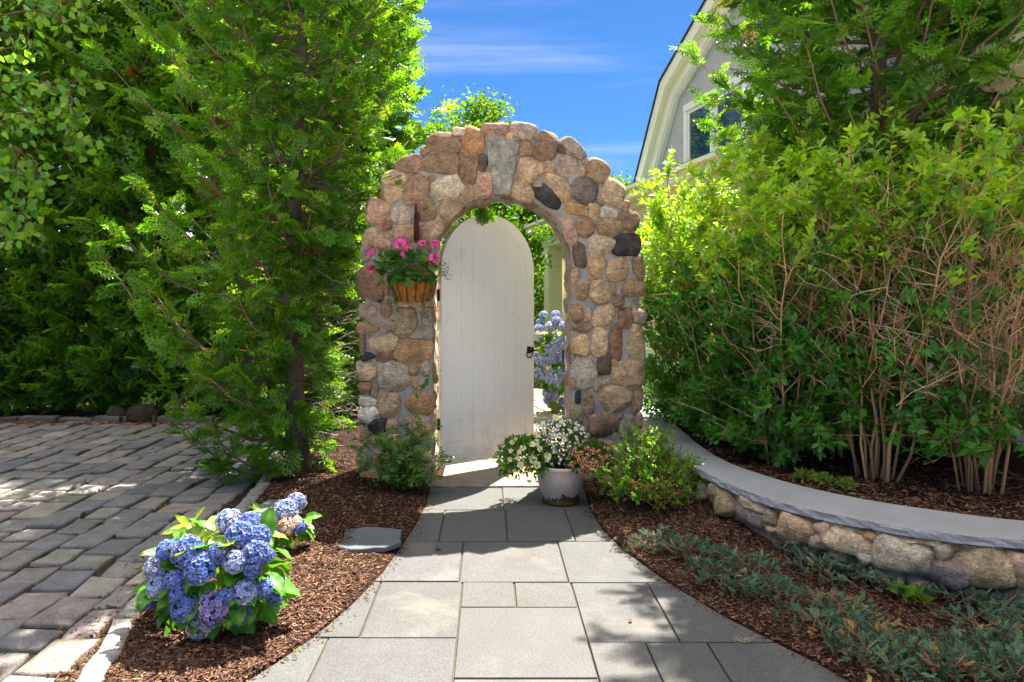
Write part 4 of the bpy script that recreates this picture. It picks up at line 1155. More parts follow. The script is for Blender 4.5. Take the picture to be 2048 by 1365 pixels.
# ------------------------------------------------------------------ arborvitae
TH_COL = [(0.0746, 0.2147, 0.0147), (0.104, 0.2599, 0.0181), (0.0565, 0.1695, 0.0158), (0.1356, 0.2825, 0.0192)]
TH_TIP = [(0.1921, 0.3503, 0.0282), (0.1469, 0.3164, 0.0226)]
TH_DEAD = [lin(112, 84, 56), lin(92, 68, 46)]
def thuja(label, base, H, rad, n_limb, seed, z_lo, templ, L=(.12, .20), subs=7, per=5, az_rng=None, dead=.02, dead_zone=None, group=None, trunk_r=.075, lean=(0, 0), name='arborvitae_tree', n_dead=0, cones=False, inner=.32, dead_dir=None, core=0):
    rng = np.random.default_rng(seed)
    root = empty(name, base, 0, label, 'tree', group)
    tr = Acc(); tp = []
    for i in range(12):
        t = i / 11; tp.append((lean[0] * t + .05 * math.sin(t * 7 + seed), lean[1] * t + .04 * math.cos(t * 6 + seed), H * .98 * t - .05 * (i == 0)))
    tr.tube(tp, [trunk_r * (1.35 if i == 0 else 1) * (1 - i / 11.5) + .004 for i in range(12)], 10, lin(104, 92, 82))
    tr.build('trunk', M['bark'], root, True)
    tpa = np.array(tp)
    tx = lambda z: np.array([np.interp(z, tpa[:, 2], tpa[:, 0]), np.interp(z, tpa[:, 2], tpa[:, 1]), z])
    br, P, Fd, Up, Ls, Cc = Acc(), [], [], [], [], []
    for i in range(n_limb):
        z = z_lo + (H * .97 - z_lo) * ((i + rng.random()) / n_limb) ** .95
        az = i * 2.39996 + rng.normal(0, .25)
        if az_rng: az = rng.uniform(*az_rng)
        o = np.array([math.cos(az), math.sin(az), 0]); R = rad(z, az) * rng.uniform(.8, 1.12)
        if R < .12: continue
        st = tx(max(.05, z - .30 * R)); sag = rng.uniform(.0, .25) * R
        pts = []
        side = np.array([-o[1], o[0], 0]); bend = rng.normal(0, .12)
        for k in range(7):
            t = k / 6
            pts.append(st + o * R * t + side * bend * R * t * t + np.array([0, 0, .42 * R * t - sag * math.sin(math.pi * t) + .10 * R * t ** 4]) + rng.normal(0, .012, 3) * (k > 0))
        pts = np.array(pts)
        br.tube(pts, np.linspace(.006 + .013 * R, .003, 7), 5, pal(rng, 1, [TW, TWD, lin(116, 98, 82)], .1)[0])
        for s in range(subs):
            t = inner + (1.0 - inner) * (s + rng.random() * .8) / subs
            p = np.array([np.interp(t, np.linspace(0, 1, 7), pts[:, j]) for j in range(3)])
            tn = nrm(pts[min(6, int(t * 6) + 1)] - pts[int(min(5, t * 6))])
            sd = (1 if s % 2 else -1)
            d = nrm(tn * .65 + side * sd * rng.uniform(.4, 1.0) + np.array([0, 0, rng.normal(.12, .35)]))
            if s == subs - 1: d = tn
            sl = rng.uniform(.14, .34) * (.7 + .3 * (1 - t) + .2)
            end = p + d * sl + np.array([0, 0, -.03 * rng.random()])
            br.tube([p, (p + end) / 2 + rng.normal(0, .008, 3), end], [.0035, .0026, .0015], 3, lin(150, 100, 60) if rng.random() < .5 else TW)
            is_dead = rng.random() < dead or (dead_zone and rng.random() < dead_zone(p))
            for k in range(per):
                u = .2 + .8 * (k + 1) / per
                q = p + (end - p) * u
                f = nrm(d * .9 + np.cross(d, [0, 0, 1]) * (1 if k % 2 else -1) * rng.uniform(.1, .7) + rng.normal(0, .25, 3) + np.array([0, 0, -.32]))
                P.append(q); Fd.append(f); Up.append(nrm(rng.normal(0, .6, 3) + o * .5 + np.array([0, 0, .55]))); Ls.append(rng.uniform(*L) * (1.1 if k == per - 1 else .95))
                Cc.append(2 if is_dead else (1 if k == per - 1 and rng.random() < .5 else 0))
    P, Fd, Up, Ls, Cc = map(np.array, (P, Fd, Up, Ls, Cc))
    Cc = by_code(rng, Cc, (TH_COL, TH_TIP, TH_DEAD))
    crown = Acc(); pick = rng.integers(0, len(templ), len(P))
    for k, T in enumerate(templ):
        s_ = pick == k
        crown.inst(T, P[s_], Fd[s_], Up[s_], Ls[s_], Cc[s_])
    if cones:
        cs = rng.random(len(P)) < .10
        cone_T = (np.array([(-.3, 0, 0), (.3, 0, 0), (0, .5, .3), (0, .5, -.3), (0, 1.2, 0)], float), np.array([(0, 1, 2), (1, 0, 3), (0, 2, 4), (2, 1, 4), (1, 3, 4), (3, 0, 4)]))
        for r_ in range(4):
            crown.inst(cone_T, P[cs] + Fd[cs] * Ls[cs][:, None] * .6 + rng.normal(0, .02, (cs.sum(), 3)), nrm(rng.normal(0, .5, (cs.sum(), 3)) + [0, 0, .8]), randdir(rng, cs.sum()), .011, pal(rng, cs.sum(), [lin(188, 190, 90), lin(170, 170, 80)], .1))
    if core:
        cz = rng.uniform(.1, H * .9, core); ca = rng.uniform(*(az_rng or (0, 6.28)), core); cr = np.array([rad(z_, a_) for z_, a_ in zip(cz, ca)]) * rng.uniform(.3, .8, core)
        cp = np.stack([np.cos(ca) * cr, np.sin(ca) * cr, cz], 1)
        crown.inst(SPR_CORE, cp, nrm(cp * [1, 1, 0] + rng.normal(0, .5, cp.shape)), randdir(rng, core), rng.uniform(.2, .34, core), pal(rng, core, TH_COL, .14))
    br.build('branches', M['twig'], root)
    crown.build('crown', M['thuja'], root)
    if n_dead:
        dt = Acc()
        for i in range(n_dead):
            z = rng.uniform(.15, 2.6); az = dead_dir(rng) if dead_dir else rng.uniform(0, 6.28)
            o = np.array([math.cos(az), math.sin(az), rng.normal(.1, .3)]); p = tx(z); L0 = rng.uniform(.3, .95); pts = [p]
            for k in range(5): pts.append(pts[-1] + (o + rng.normal(0, .32, 3)) * L0 / 5)
            dt.tube(pts, np.linspace(.006, .0012, 6), 4, pal(rng, 1, [lin(140, 128, 116), lin(112, 98, 86)], .12)[0])
            for k in range(4):
                b0 = pts[rng.integers(1, 6)]; dd = nrm(o + rng.normal(0, .8, 3)); l2 = rng.uniform(.06, .25)
                dt.tube([b0, b0 + dd * l2 * .5 + rng.normal(0, .02, 3), b0 + dd * l2 + rng.normal(0, .03, 3)], [.0022, .0016, .0008], 3, pal(rng, 1, [lin(150, 138, 124), lin(112, 98, 86)], .12)[0])
        dt.build('dead_twigs', M['twig'], root)
    return root

def rad_left(z, az):
    c, s = math.cos(az), math.sin(az)
    left = np.interp(z, [.1, .5, .9, 1.6, 4.2, 6.2, 7.4], [.95, 1.05, 1.2, 1.42, 1.42, .8, .1])
    right = np.interp(z, [.1, 1.5, 1.9, 2.3, 2.8, 4.2, 6.2, 7.4], [.03, .06, .40, .75, 1.02, 1.08, .7, .1])
    cam_ = np.interp(z, [.1, .8, 1.5, 4.5, 6.2, 7.4], [.7, .8, .8, .8, .6, .1])
    base = left if c < 0 else right
    return base * c * c + (cam_ if s < 0 else 1.0 * cam_) * s * s * (1 if c < -.12 or z > 1.9 else .3)
lt = at(598, 940, 5.78)
left_tree = thuja('large loose-limbed arborvitae with a bare lower trunk beside the stone arch', (lt.x, lt.y, 0.02), 7.4, rad_left, 215, 3, .12, SPR, (.09, .21), 9, 6, inner=.18, dead=.012, n_dead=120, cones=True, trunk_r=.085,
      dead_dir=lambda r: r.uniform(-.9, .9), dead_zone=lambda p: .15 if (1.6 < p[2] < 2.3 and -1.0 < p[0] < -.2) else 0)
# one of its boughs reaches round behind the arch and hangs over the door's top
rng = np.random.default_rng(5); lb = Acc(); b0 = np.array((lt.x, lt.y, .02))
bp_ = np.array([(lt.x, lt.y, 2.55), (-1.2, 6.25, 2.75), (-.6, 6.32, 2.62), (-.20, 6.15, 2.40), (-.05, 5.84, 2.285)]) - b0
lb.tube(bp_, [.014, .011, .008, .005, .002], 5, TW)
for k in range(26):
    q = bp_[3] + (bp_[4] - bp_[3]) * rng.uniform(.45, 1.1) + rng.normal(0, .02, 3) * [1, 1, .4]; lb.inst(SPR[k % 6], [q], [nrm(np.array([rng.normal(.1, .4), rng.normal(0, .3), -.75]))], [nrm(np.array([rng.normal(0, .4), -1, .3]))], rng.uniform(.10, .17), pal(rng, 1, TH_COL + TH_TIP, .12))
lb.build('low_bough', M['thuja'], left_tree)
hx = [-6.75, -5.8, -4.85, -3.9, -2.95, -2.0]
hl = ['dense dark hedge arborvitae at the far left edge', 'dense dark hedge arborvitae behind the hanging birch leaves', 'dense dark hedge arborvitae in the middle of the hedge row',
      'dense dark hedge arborvitae half hidden by the loose-limbed tree', 'dense dark hedge arborvitae right behind the loose-limbed tree', 'dense dark hedge arborvitae glimpsed between the bare trunk and the arch']
for k, x in enumerate(hx):
    rr = np.random.default_rng(60 + k)
    thuja(hl[k], (x, 9.35 + rr.normal(0, .08), 0), 6.6 + rr.normal(0, .3), lambda z, az: np.interp(z, [.1, 1.0, 3.5, 5.5, 6.8], [.9, 1.0, .98, .6, .1]) * (1 + .18 * math.sin(az * 3 + z * 2.1 + k)), 108, 60 + k, .05, SPR_LO, (.20, .34), 6, 4,
          az_rng=(-math.pi - .35, .35), dead=.012, group='arborvitae of the hedge behind the driveway', name='hedge_tree', inner=.45, core=1500)
def rad_right(z, az):
    c = math.cos(az)
    r = np.interp(z, [1.4, 2.0, 3.0, 4.5, 6.0, 7.4], [.8, 1.25, 1.42, 1.32, .9, .1])
    return r * np.interp(c, [-1, -.3, .1, 1], [.84 if z < 3.9 else 1.02, .97, 1.0, .85])
thuja('tall arborvitae rising behind the shrubs in front of the house', (3.2, 5.45, .30), 7.3, rad_right, 190, 9, 1.3, SPR, (.10, .22), 8, 6, inner=.4, core=1100, dead=.008, cones=True, trunk_r=.09)

# ------------------------------------------------------------------ privet shrubs in the raised bed
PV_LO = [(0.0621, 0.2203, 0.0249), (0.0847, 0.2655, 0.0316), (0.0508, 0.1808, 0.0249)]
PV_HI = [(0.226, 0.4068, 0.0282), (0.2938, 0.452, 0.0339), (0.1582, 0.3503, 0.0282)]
def privet(label, base, H, spread, n_stem, seed, density, lite, lean=(0, 0), bare=(.38, .68), bare_p=.3, group='privet shrubs in the raised bed', leaf=.048, low=False):
    rng = np.random.default_rng(seed)
    root = empty('privet_shrub', base, 0, label, 'shrub', group)
    st, P, Fd, Up, S_, Cc, panic = Acc(), [], [], [], [], [], []
    SCOLS = [lin(172, 138, 100), lin(154, 120, 88), lin(136, 108, 84), lin(182, 148, 110)]
    for i in range(n_stem):
        az = i * 2.4 + rng.normal(0, .3); tilt = rng.uniform(.08, .62) * spread
        h = H * rng.uniform(.72, 1.06); p0 = np.array([math.cos(az), math.sin(az), 0]) * rng.uniform(.02, .12)
        o = np.array([math.cos(az), math.sin(az), 0])
        pts = [p0 - [0, 0, .03]]
        for k in range(1, 9):
            t = k / 8
            pts.append(p0 + o * tilt * h * (t ** 1.25) * .75 + np.array([lean[0] * t * t, lean[1] * t * t, h * t]) + rng.normal(0, .022, 3))
        pts = np.array(pts); col = pal(rng, 1, SCOLS, .1)[0]
        st.tube(pts, np.linspace(rng.uniform(.006, .012), .003, 9), 6, col)
        nb = int((20 if low else 17) * h / 2.2)
        for b in range(nb):
            t = (.03 if low else .16) + (.97 if low else .84) * (b + rng.random()) / nb
            p = np.array([np.interp(t, np.linspace(0, 1, 9), pts[:, j]) for j in range(3)])
            az2 = az + rng.normal(0, 1.5)
            d = nrm(np.array([math.cos(az2), math.sin(az2), rng.uniform(.35, 1.3) if t > .25 else rng.uniform(-.15, .5)]))
            bl = rng.uniform(.18, .50) * (1.15 - .5 * t) * (1.0 if t < .9 else .7)
            e = [p]
            for k in range(3): e.append(e[-1] + (d + rng.normal(0, .2, 3) + [0, 0, .1 * k]) * bl / 3)
            st.tube(e, [.0045, .0035, .0026, .0016], 4, col * rng.uniform(.9, 1.15))
            for w in range(7):
                u = .2 + .8 * (w + rng.random()) / 7; kk = min(2, int(u * 3)); q = e[kk] + (e[kk + 1] - e[kk]) * (u * 3 - kk)
                d2 = nrm(d * .7 + rng.normal(0, .65, 3) + [0, 0, .3]); tl = rng.uniform(.06, .18)
                q2 = q + d2 * tl
                st.tube([q, q2], [.0018, .001], 3, col * rng.uniform(.85, 1.2))
                zr = q2[2] / H
                pr = density
                if bare[0] < zr < bare[1]: pr *= bare_p
                elif zr < .12 and not low: pr *= .25
                if rng.random() > pr: continue
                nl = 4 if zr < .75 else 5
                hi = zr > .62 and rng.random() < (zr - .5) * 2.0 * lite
                for k in range(nl):
                    uu = (k + .6) / nl
                    pp = q + (q2 - q) * uu
                    sv = nrm(np.cross(d2, rng.normal(size=3)))
                    for sg in (-1, 1):
                        f = nrm(d2 * .55 + sv * sg + [0, 0, .12]); P.append(pp); Fd.append(f); Up.append(nrm(d2 * .6 + np.array([0, 0, .7]) + rng.normal(0, .3, 3)))
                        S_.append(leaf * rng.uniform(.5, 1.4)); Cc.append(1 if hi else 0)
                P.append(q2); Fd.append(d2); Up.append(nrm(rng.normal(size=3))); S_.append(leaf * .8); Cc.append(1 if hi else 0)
                if zr > .6 and rng.random() < .10: panic.append((q2, d2))
    # dead twiggy tangle in the bare middle
    for i in range(int(260 * (1.2 - density))):
        az = rng.uniform(0, 6.28); rr_ = rng.uniform(.05, .55) * spread; p = np.array([math.cos(az) * rr_, math.sin(az) * rr_, rng.uniform(.25, .8) * H])
        d = nrm(np.array([math.cos(az), math.sin(az), rng.uniform(.2, 1.6)]) + rng.normal(0, .4, 3)); L_ = rng.uniform(.15, .45)
        m_ = p + d * L_ * .5 + rng.normal(0, .03, 3); e_ = p + d * L_ + rng.normal(0, .04, 3)
        c = pal(rng, 1, [lin(196, 166, 132), lin(180, 138, 102), lin(204, 184, 158)], .1)[0]
        st.tube([p, m_, e_], [.003, .0024, .0012], 3, c)
        for k in range(3):
            b0 = m_ + (e_ - m_) * rng.random(); st.tube([b0, b0 + nrm(d + rng.normal(0, .7, 3)) * rng.uniform(.06, .18)], [.0015, .0008], 3, c)
    st.build('stems', M['twig'], root)
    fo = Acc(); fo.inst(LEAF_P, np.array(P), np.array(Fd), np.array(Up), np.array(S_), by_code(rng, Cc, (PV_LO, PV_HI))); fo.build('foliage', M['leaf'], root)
    if panic:
        fl = Acc()
        bud = (np.array([(-.5, 0, 0), (.5, 0, 0), (0, .3, .6), (0, 1, 0)], float), np.array([(0, 1, 2), (0, 2, 3), (2, 1, 3), (1, 0, 3)]))
        for q, d in panic:
            m_ = 26; tt = rng.random(m_); a = rng.uniform(0, 6.28, m_); s1 = nrm(np.cross(d, [.3, .2, .9])); s2 = np.cross(d, s1)
            rad_ = .02 * (1 - tt)
            pp = q + d * (tt * .075)[:, None] + (np.cos(a) * rad_)[:, None] * s1 + (np.sin(a) * rad_)[:, None] * s2
            fl.inst(bud, pp, nrm(rng.normal(size=(m_, 3)) + d), randdir(rng, m_), .007, pal(rng, m_, [lin(214, 210, 150), lin(196, 200, 130)], .08))
        fl.build('flower_panicles', M['softleaf'], root)['kind'] = 'stuff'
    return root
PB = .31
privet('bright dense privet shrub crowding the right pillar of the arch', (1.86, 6.35, PB), 2.2, .85, 15, 201, 1.0, 2.2, (-.12, -.05), bare=(.0, .1), bare_p=1, leaf=.055, low=True)
privet('privet shrub with yellow-green tops beside the far end of the wall cap', (2.00, 5.55, PB), 2.0, .95, 15, 202, 1.0, 1.8, (-.16, -.1), bare=(.0, .1), bare_p=1, leaf=.060, low=True)
privet('low leafy privet shrub arching over the curve of the wall cap', (2.12, 4.85, PB), 2.05, 1.0, 14, 203, .95, 1.5, (-.12, -.1), bare=(.5, .7), bare_p=.6, leaf=.064, low=True)
privet('many-stemmed privet shrub with a bare twiggy middle, centre of the bed', (2.54, 4.42, PB), 2.2, .95, 14, 204, .62, 1.3, (0, 0), bare=(.42, .8), bare_p=.15, leaf=.066)
privet('bare-legged privet shrub at the right edge of the bed', (3.02, 4.12, PB), 2.15, .9, 15, 205, .55, 1.3, (.05, 0), bare=(.28, .74), bare_p=.25, leaf=.066)
privet('tall privet shrub with upright yellow-green shoots against the evergreen', (2.62, 5.1, PB), 2.4, .75, 12, 206, .8, 1.6, (0, 0), bare=(.3, .72), bare_p=.15, leaf=.06)
privet('privet shrub with glossy tops below the house wall at the right', (3.42, 4.75, PB), 2.1, .9, 12, 207, .8, 1.5, (0, -.1), bare=(.25, .75), bare_p=.2, leaf=.06)
privet('small privet shrub behind the bright one, against the porch', (2.35, 6.3, PB), 2.2, .8, 11, 208, 1.0, 1.6, (0, 0), bare_p=.8, leaf=.055)

# ------------------------------------------------------------------ broadleaf trees behind the arch, birch on the left
def leafy_tree(label, base, H, R, z_lo, n_clump, per, leaf, seed, cols, name='broadleaf_tree', group='broadleaf trees beyond the arch', mat='softleaf'):
    rng = np.random.default_rng(seed); root = empty(name, base, 0, label, 'tree', group)
    tr = Acc(); tr.tube([(0, 0, -.3), (.03, .02, H * .3), (-.02, .04, H * .6), (0, 0, H * .92)], [.10, .075, .05, .012], 8, lin(96, 84, 72)); tr.build('trunk', M['bark'], root, True)
    br, fo = Acc(), Acc()
    for i in range(n_clump):
        zz = z_lo + (H - z_lo) * (i + rng.random()) / n_clump
        f = (zz - z_lo) / (H - z_lo); r = R * math.sqrt(max(.05, 1 - (2 * f - .75) ** 2 / 1.7)) * rng.uniform(.35, 1.1); az = rng.uniform(0, 6.28)
        c = np.array([math.cos(az) * r, math.sin(az) * r, zz])
        s0 = np.array([0, 0, max(.4, zz - r * .8)])
        br.tube([s0, (s0 + c) / 2 + rng.normal(0, .06, 3), c], [.022, .014, .004], 4, lin(92, 80, 66))
        m_ = int(per * rng.uniform(.6, 1.4)); sz = rng.uniform(.22, .42) * R * .7
        pp = c + rng.normal(0, 1, (m_, 3)) * np.array([sz, sz, sz * .75]) * .55
        fo.inst(LEAF2, pp, nrm(rng.normal(size=(m_, 3)) + [0, 0, -.3]), nrm(rng.normal(size=(m_, 3)) + [0, 0, .6]), rng.uniform(.7, 1.2, m_) * leaf, pal(rng, m_, cols, .16))
    br.build('branches', M['twig'], root); fo.build('crown', M[mat], root)
    return root
BG = [(.07, .20, .015), (.10, .24, .02), (.05, .15, .015), (.13, .27, .02)]
BGY = [(.20, .36, .025), (.15, .31, .02), (.25, .40, .03)]
leafy_tree('green broadleaf tree whose tips show above the arch', (-.35, 14.0, 0), 5.55, 1.35, .6, 130, 120, .10, 301, BG)
leafy_tree('dense green broadleaf tree seen between the door and the porch post', (1.0, 19.2, 0), 5.6, 1.7, .3, 150, 130, .13, 302, BGY)  # lime leaf palette puts a sunlit look into its colour
leafy_tree('pale green broadleaf tree behind the left pillar', (-2.2, 13.0, 0), 4.6, 1.5, .2, 120, 120, .10, 303, BGY)
leafy_tree('far broadleaf tree whose top peeps out beside the house eave', (4.1, 21.0, 0), 5.2, 1.6, .5, 90, 110, .13, 304, BG)
leafy_tree('far broadleaf tree behind the hedge', (-5.0, 15.0, 0), 6.6, 2.0, .4, 130, 110, .12, 305, BG)
leafy_tree('dark broadleaf tree closing the garden behind the door', (.2, 18.5, 0), 4.4, 2.0, .2, 130, 120, .13, 306, BG)
# lime shrub lit up in the gap left of the door
leafy_tree('low sunlit yellow-green shrub in the gap left of the door', (-.98, 9.6, 0), 2.3, .5, .15, 60, 90, .065, 307, BGY, 'garden_shrub', None, 'softleaf')
leafy_tree('sunlit yellow-green shrub deeper in the garden, left of the door', (-1.6, 11.3, 0), 2.2, .7, .15, 60, 90, .07, 308, BGY, 'garden_shrub', None, 'softleaf')

bt = empty('birch_tree', (-4.7, 4.6, 0), 0, 'birch tree with hanging toothed leaves reaching in from the left edge', 'tree')
rng = np.random.default_rng(77)
tr = Acc(); tr.tube([(0, 0, -.1), (.05, 0, 1.2), (.0, .05, 2.6), (.1, 0, 4.2), (.05, 0, 5.6)], [.09, .075, .06, .04, .015], 9, lin(196, 190, 180)); tr.build('trunk', M['bark'], bt, True)
BO = np.array([-4.7, 4.6, 0])
br, P, Fd, Up, S_, Cc = Acc(), [], [], [], [], []
BRANCH = [([(-350, 60), (-60, 40), (60, 20), (130, 35), (195, 55)], 4.3), ([(-350, 180), (-60, 165), (40, 165), (110, 165), (165, 160)], 4.1), ([(90, 168), (140, 190), (150, 230), (140, 280), (190, 285)], 4.05),
          ([(-350, 300), (-40, 290), (30, 300), (75, 330), (60, 400)], 4.2), ([(30, 300), (30, 360), (35, 420), (60, 470)], 4.15), ([(-350, 250), (-30, 240), (50, 225), (90, 235)], 4.4),
          ([(-350, 100), (-50, 105), (30, 95), (70, 90)], 4.5), ([(-200, 420), (-30, 400), (10, 430), (5, 490)], 4.2), ([(-350, -40), (-30, -30), (70, 0), (120, 5), (180, 10)], 4.4), ([(-250, 330), (-30, 330), (40, 350), (90, 345)], 4.0)]
for pts, dep in BRANCH:
    W = np.array([np.array(at(x, y, dep + .1 * math.sin(i * 2.1 + x))) - BO for i, (x, y) in enumerate(pts)])
    if pts[0][0] < -100: W[0] = np.array([0.03, 0, W[0][2]])
    tt = np.linspace(0, 1, 40); Q = np.stack([np.interp(tt, np.linspace(0, 1, len(W)), W[:, j]) for j in range(3)], 1) + rng.normal(0, .006, (40, 3))
    br.tube(Q[::3], np.linspace(.009, .0018, len(Q[::3])), 5, lin(92, 70, 56))
    for q in Q[12:]:
        for k in range(3):
            if rng.random() < .35: continue
            d = nrm(rng.normal(0, .6, 3) + [0, 0, -.75]); off2 = rng.normal(0, .05, 3)
            br.tube([q, q + off2 * .6, q + off2], [.0012, .001, .0008], 3, lin(104, 90, 60))
            P.append(q + off2); Fd.append(d); Up.append(nrm(rng.normal(size=3) + [0, -.6, .3])); S_.append(rng.uniform(.045, .078)); Cc.append(0)
br.build('branches', M['twig'], bt)
fo = Acc(); fo.inst(LEAF_W, np.array(P), np.array(Fd), np.array(Up), np.array(S_), pal(rng, len(P), [(.11, .27, .03), (.07, .21, .028), (.17, .33, .035)], .12)); fo.build('crown', M['leaf'], bt)

# ------------------------------------------------------------------ hydrangeas
def hyd_head(seed, n=100, white=.55):
    r = np.random.default_rng(seed); A = Acc()
    # one petal: deep blade with a thin pale rim
    k_ = .86
    inner = np.array([(0, .02, 0), (-.52, .55, .10), (0, .92, .05), (.52, .55, .10)])
    outer = np.array([(-.52 / k_, .55, .13), (0, .92 / k_, .07), (.52 / k_, .55, .13), (-.2, .12, .02), (.2, .12, .02)])
    pv = np.concatenate([inner, outer]); pf = np.array([(0, 2, 1), (0, 3, 2), (1, 2, 5), (1, 5, 4), (2, 3, 6), (2, 6, 5), (0, 1, 4), (0, 4, 7), (0, 6, 3), (0, 8, 6)])
    deep, rim = np.array([.105, .205, .60]), np.array([.66, .73, .88])
    pc = np.array([deep * .8, deep, deep * 1.15, deep] + [rim, rim, rim, deep, deep])
    T = (pv, pf, pc)
    gi = np.arange(n) + .5; ph = np.arccos(1 - 1.62 * gi / n); th = math.pi * (1 + 5 ** .5) * gi
    nv = np.stack([np.cos(th) * np.sin(ph), np.sin(th) * np.sin(ph), np.cos(ph)], 1)
    nv = nrm(nv + r.normal(0, .07, nv.shape)); rad = 1 + r.normal(0, .05, n)
    pos = nv * rad[:, None] * np.array([1, 1, .82])
    t1 = nrm(np.cross(nv, r.normal(size=(n, 3)))); t2 = np.cross(nv, t1)
    tone = np.clip(1 + r.normal(0, .2, (n, 1)), .55, 1.5) * np.ones((1, 3)); fd = r.random(n) < .16; tone[fd] *= np.array([1.9, 1.35, .95])
    for a in range(4):
        c, s = math.cos(a * math.pi / 2), math.sin(a * math.pi / 2)
        f = nrm(t1 * c + t2 * s + nv * r.uniform(.1, .5, (n, 1)))
        A.inst(T, pos, f, nv, r.uniform(.19, .25, n), tone)
    # dark blue core sphere that closes the gaps between florets
    bv, bf = [], []
    for i in range(7):
        for j in range(10):
            a_, b_ = math.pi * i / 6, 2 * math.pi * j / 10; bv.append((.86 * math.sin(a_) * math.cos(b_), .86 * math.sin(a_) * math.sin(b_), .70 * math.cos(a_)))
    for i in range(6):
        for j in range(10):
            k0, k1 = i * 10 + j, i * 10 + (j + 1) % 10; bf += [(k0, k0 + 10, k1 + 10), (k0, k1 + 10, k1)]
    A.add(bv, bf, deep * .55)
    return tri_mesh('flower_head', np.concatenate(A.V), np.concatenate(A.F), np.concatenate(A.C))
HEADS = [hyd_head(s) for s in range(4)]
HEADS_LO = [hyd_head(30 + s, 46) for s in range(2)]
for h_ in HEADS + HEADS_LO: h_.materials.append(M['petal'])

def big_leaf(seed, w=.34, seg=7):
    r = random.Random(seed); V, C, Fc = [], [], []
    for i in range(seg + 1):
        t = i / seg; wd = w * (math.sin(math.pi * min(1, t ** .8)) ** .75) * (1 - .25 * t) + (.0 if 0 < i < seg else 0)
        zc = -.28 * t * t + .02 * math.sin(i * 2 + seed)
        serr = 1 + .06 * (-1) ** i
        V += [(-wd * serr, t, zc + wd * .30), (-wd * .5, t, zc + wd * .10), (0, t, zc - .02), (wd * .5, t, zc + wd * .10), (wd * serr, t, zc + wd * .30)]
        g = 1 + .10 * (-1) ** i
        C += [(g, g, g), (g * .95, g * .97, g * .9), (1.5, 1.4, 1.5), (g * .95, g * .97, g * .9), (g, g, g)]
    for i in range(seg):
        for j in range(4):
            a = i * 5 + j; Fc += [(a, a + 1, a + 6), (a, a + 6, a + 5)]
    return tri_mesh('leaf', V, Fc, np.array(C), True)
BLEAF = [big_leaf(s) for s in range(3)]
for l_ in BLEAF: l_.materials.append(M['leafobj'])

def frame_rot(f, up):
    y = nrm(f); x = nrm(np.cross(y, up)); z = np.cross(x, y)
    return Matrix((Vector(x), Vector(y), Vector(z))).transposed().to_euler()

def ell_depth(px, py, c, r):
    """front point of an ellipsoid under a photo pixel (nearest approach when it misses)"""
    o = np.array([0, 0, EYE]); d = nrm(np.array(at(px, py, 1.0)) - o)
    a = np.sum((d / r) ** 2); b = 2 * np.sum((o - c) * d / r ** 2); cc = np.sum(((o - c) / r) ** 2) - 1
    disc = b * b - 4 * a * cc
    t = (-b - math.sqrt(disc)) / (2 * a) if disc > 0 else -b / (2 * a)
    return o + d * t

BLUE, PALE, VIO, PINK, PWH = (.85, .85, .88), (1.75, 1.4, 1.0), (1.7, 1.0, .9), (4.2, 2.4, .9), (3.0, 2.2, 1.0)
FADE = (2.0, 1.6, 1.1)
def hydrangea(label, base, c, r, heads, n_leaf, seed, leaf_sz, leaf_cols, zoom, group='blue mophead hydrangeas', lo=.0):
    rng = np.random.default_rng(seed); root = empty('hydrangea', base, 0, label, 'hydrangea', group); b0 = np.array(base)
    st = Acc(); c, r = np.array(c), np.array(r)
    for zx, zy, dia, tint in heads:
        px, py = zoom[0] + zx / zoom[2], zoom[1] + zy / zoom[2]
        p = ell_depth(px, py, c, r * .96); dep = p[1]; R = dia / zoom[2] / F_PX * dep / 2 * .88
        nv = nrm((p - c) / r + np.array([0, -.25, .45]))
        q = p - nv * R * .35
        eu = Vector(nv).to_track_quat('Z', 'Y').to_euler()
        eu.rotate_axis('Z', rng.uniform(0, 6.28))
        tn = np.array(tint) * (1 + rng.normal(0, .06))
        h_ = link('flower_head', HEADS[rng.integers(0, 4)], None, root, q - b0, eu, R, tn)
        s0 = np.array([rng.normal(0, .03), rng.normal(0, .03), 0]); e = q - b0
        st.tube([s0, s0 * .5 + e * .5 + [0, 0, .03], e], [.006, .005, .004], 5, lin(120, 140, 60))
    for k in range(n_leaf):
        u = rng.uniform(-.92, .75); a = rng.uniform(0, 6.28) if rng.random() < .35 else rng.uniform(math.pi * 1.0, math.pi * 2.0)
        nv = np.array([math.cos(a) * math.sqrt(1 - u * u), math.sin(a) * math.sqrt(1 - u * u), u])
        p = c + nv * r * rng.uniform(.62, .86)
        p[2] = max(p[2], base[2] + .05)
        f = nrm(nv * [1, 1, .5] + np.array([0, 0, -.25 if u < .2 else .1]) + rng.normal(0, .25, 3)); up = nrm(nv + np.array([0, 0, .9]) + rng.normal(0, .2, 3))
        if u > .15 and rng.random() < .3: colr = leaf_cols[1]
        else: colr = leaf_cols[0]
        link('leaf', BLEAF[rng.integers(0, 3)], None, root, p - f * leaf_sz * .35 - b0, frame_rot(f, up), leaf_sz * rng.uniform(.75, 1.2), np.array(colr) * (1 + rng.normal(0, .14)) * (1 + rng.normal(0, .05, 3)))
    st.build('stems', M['twig'], root)
    return root
Z3 = (200, 960, 3.103)
hb = gr(438, 1238, .05)
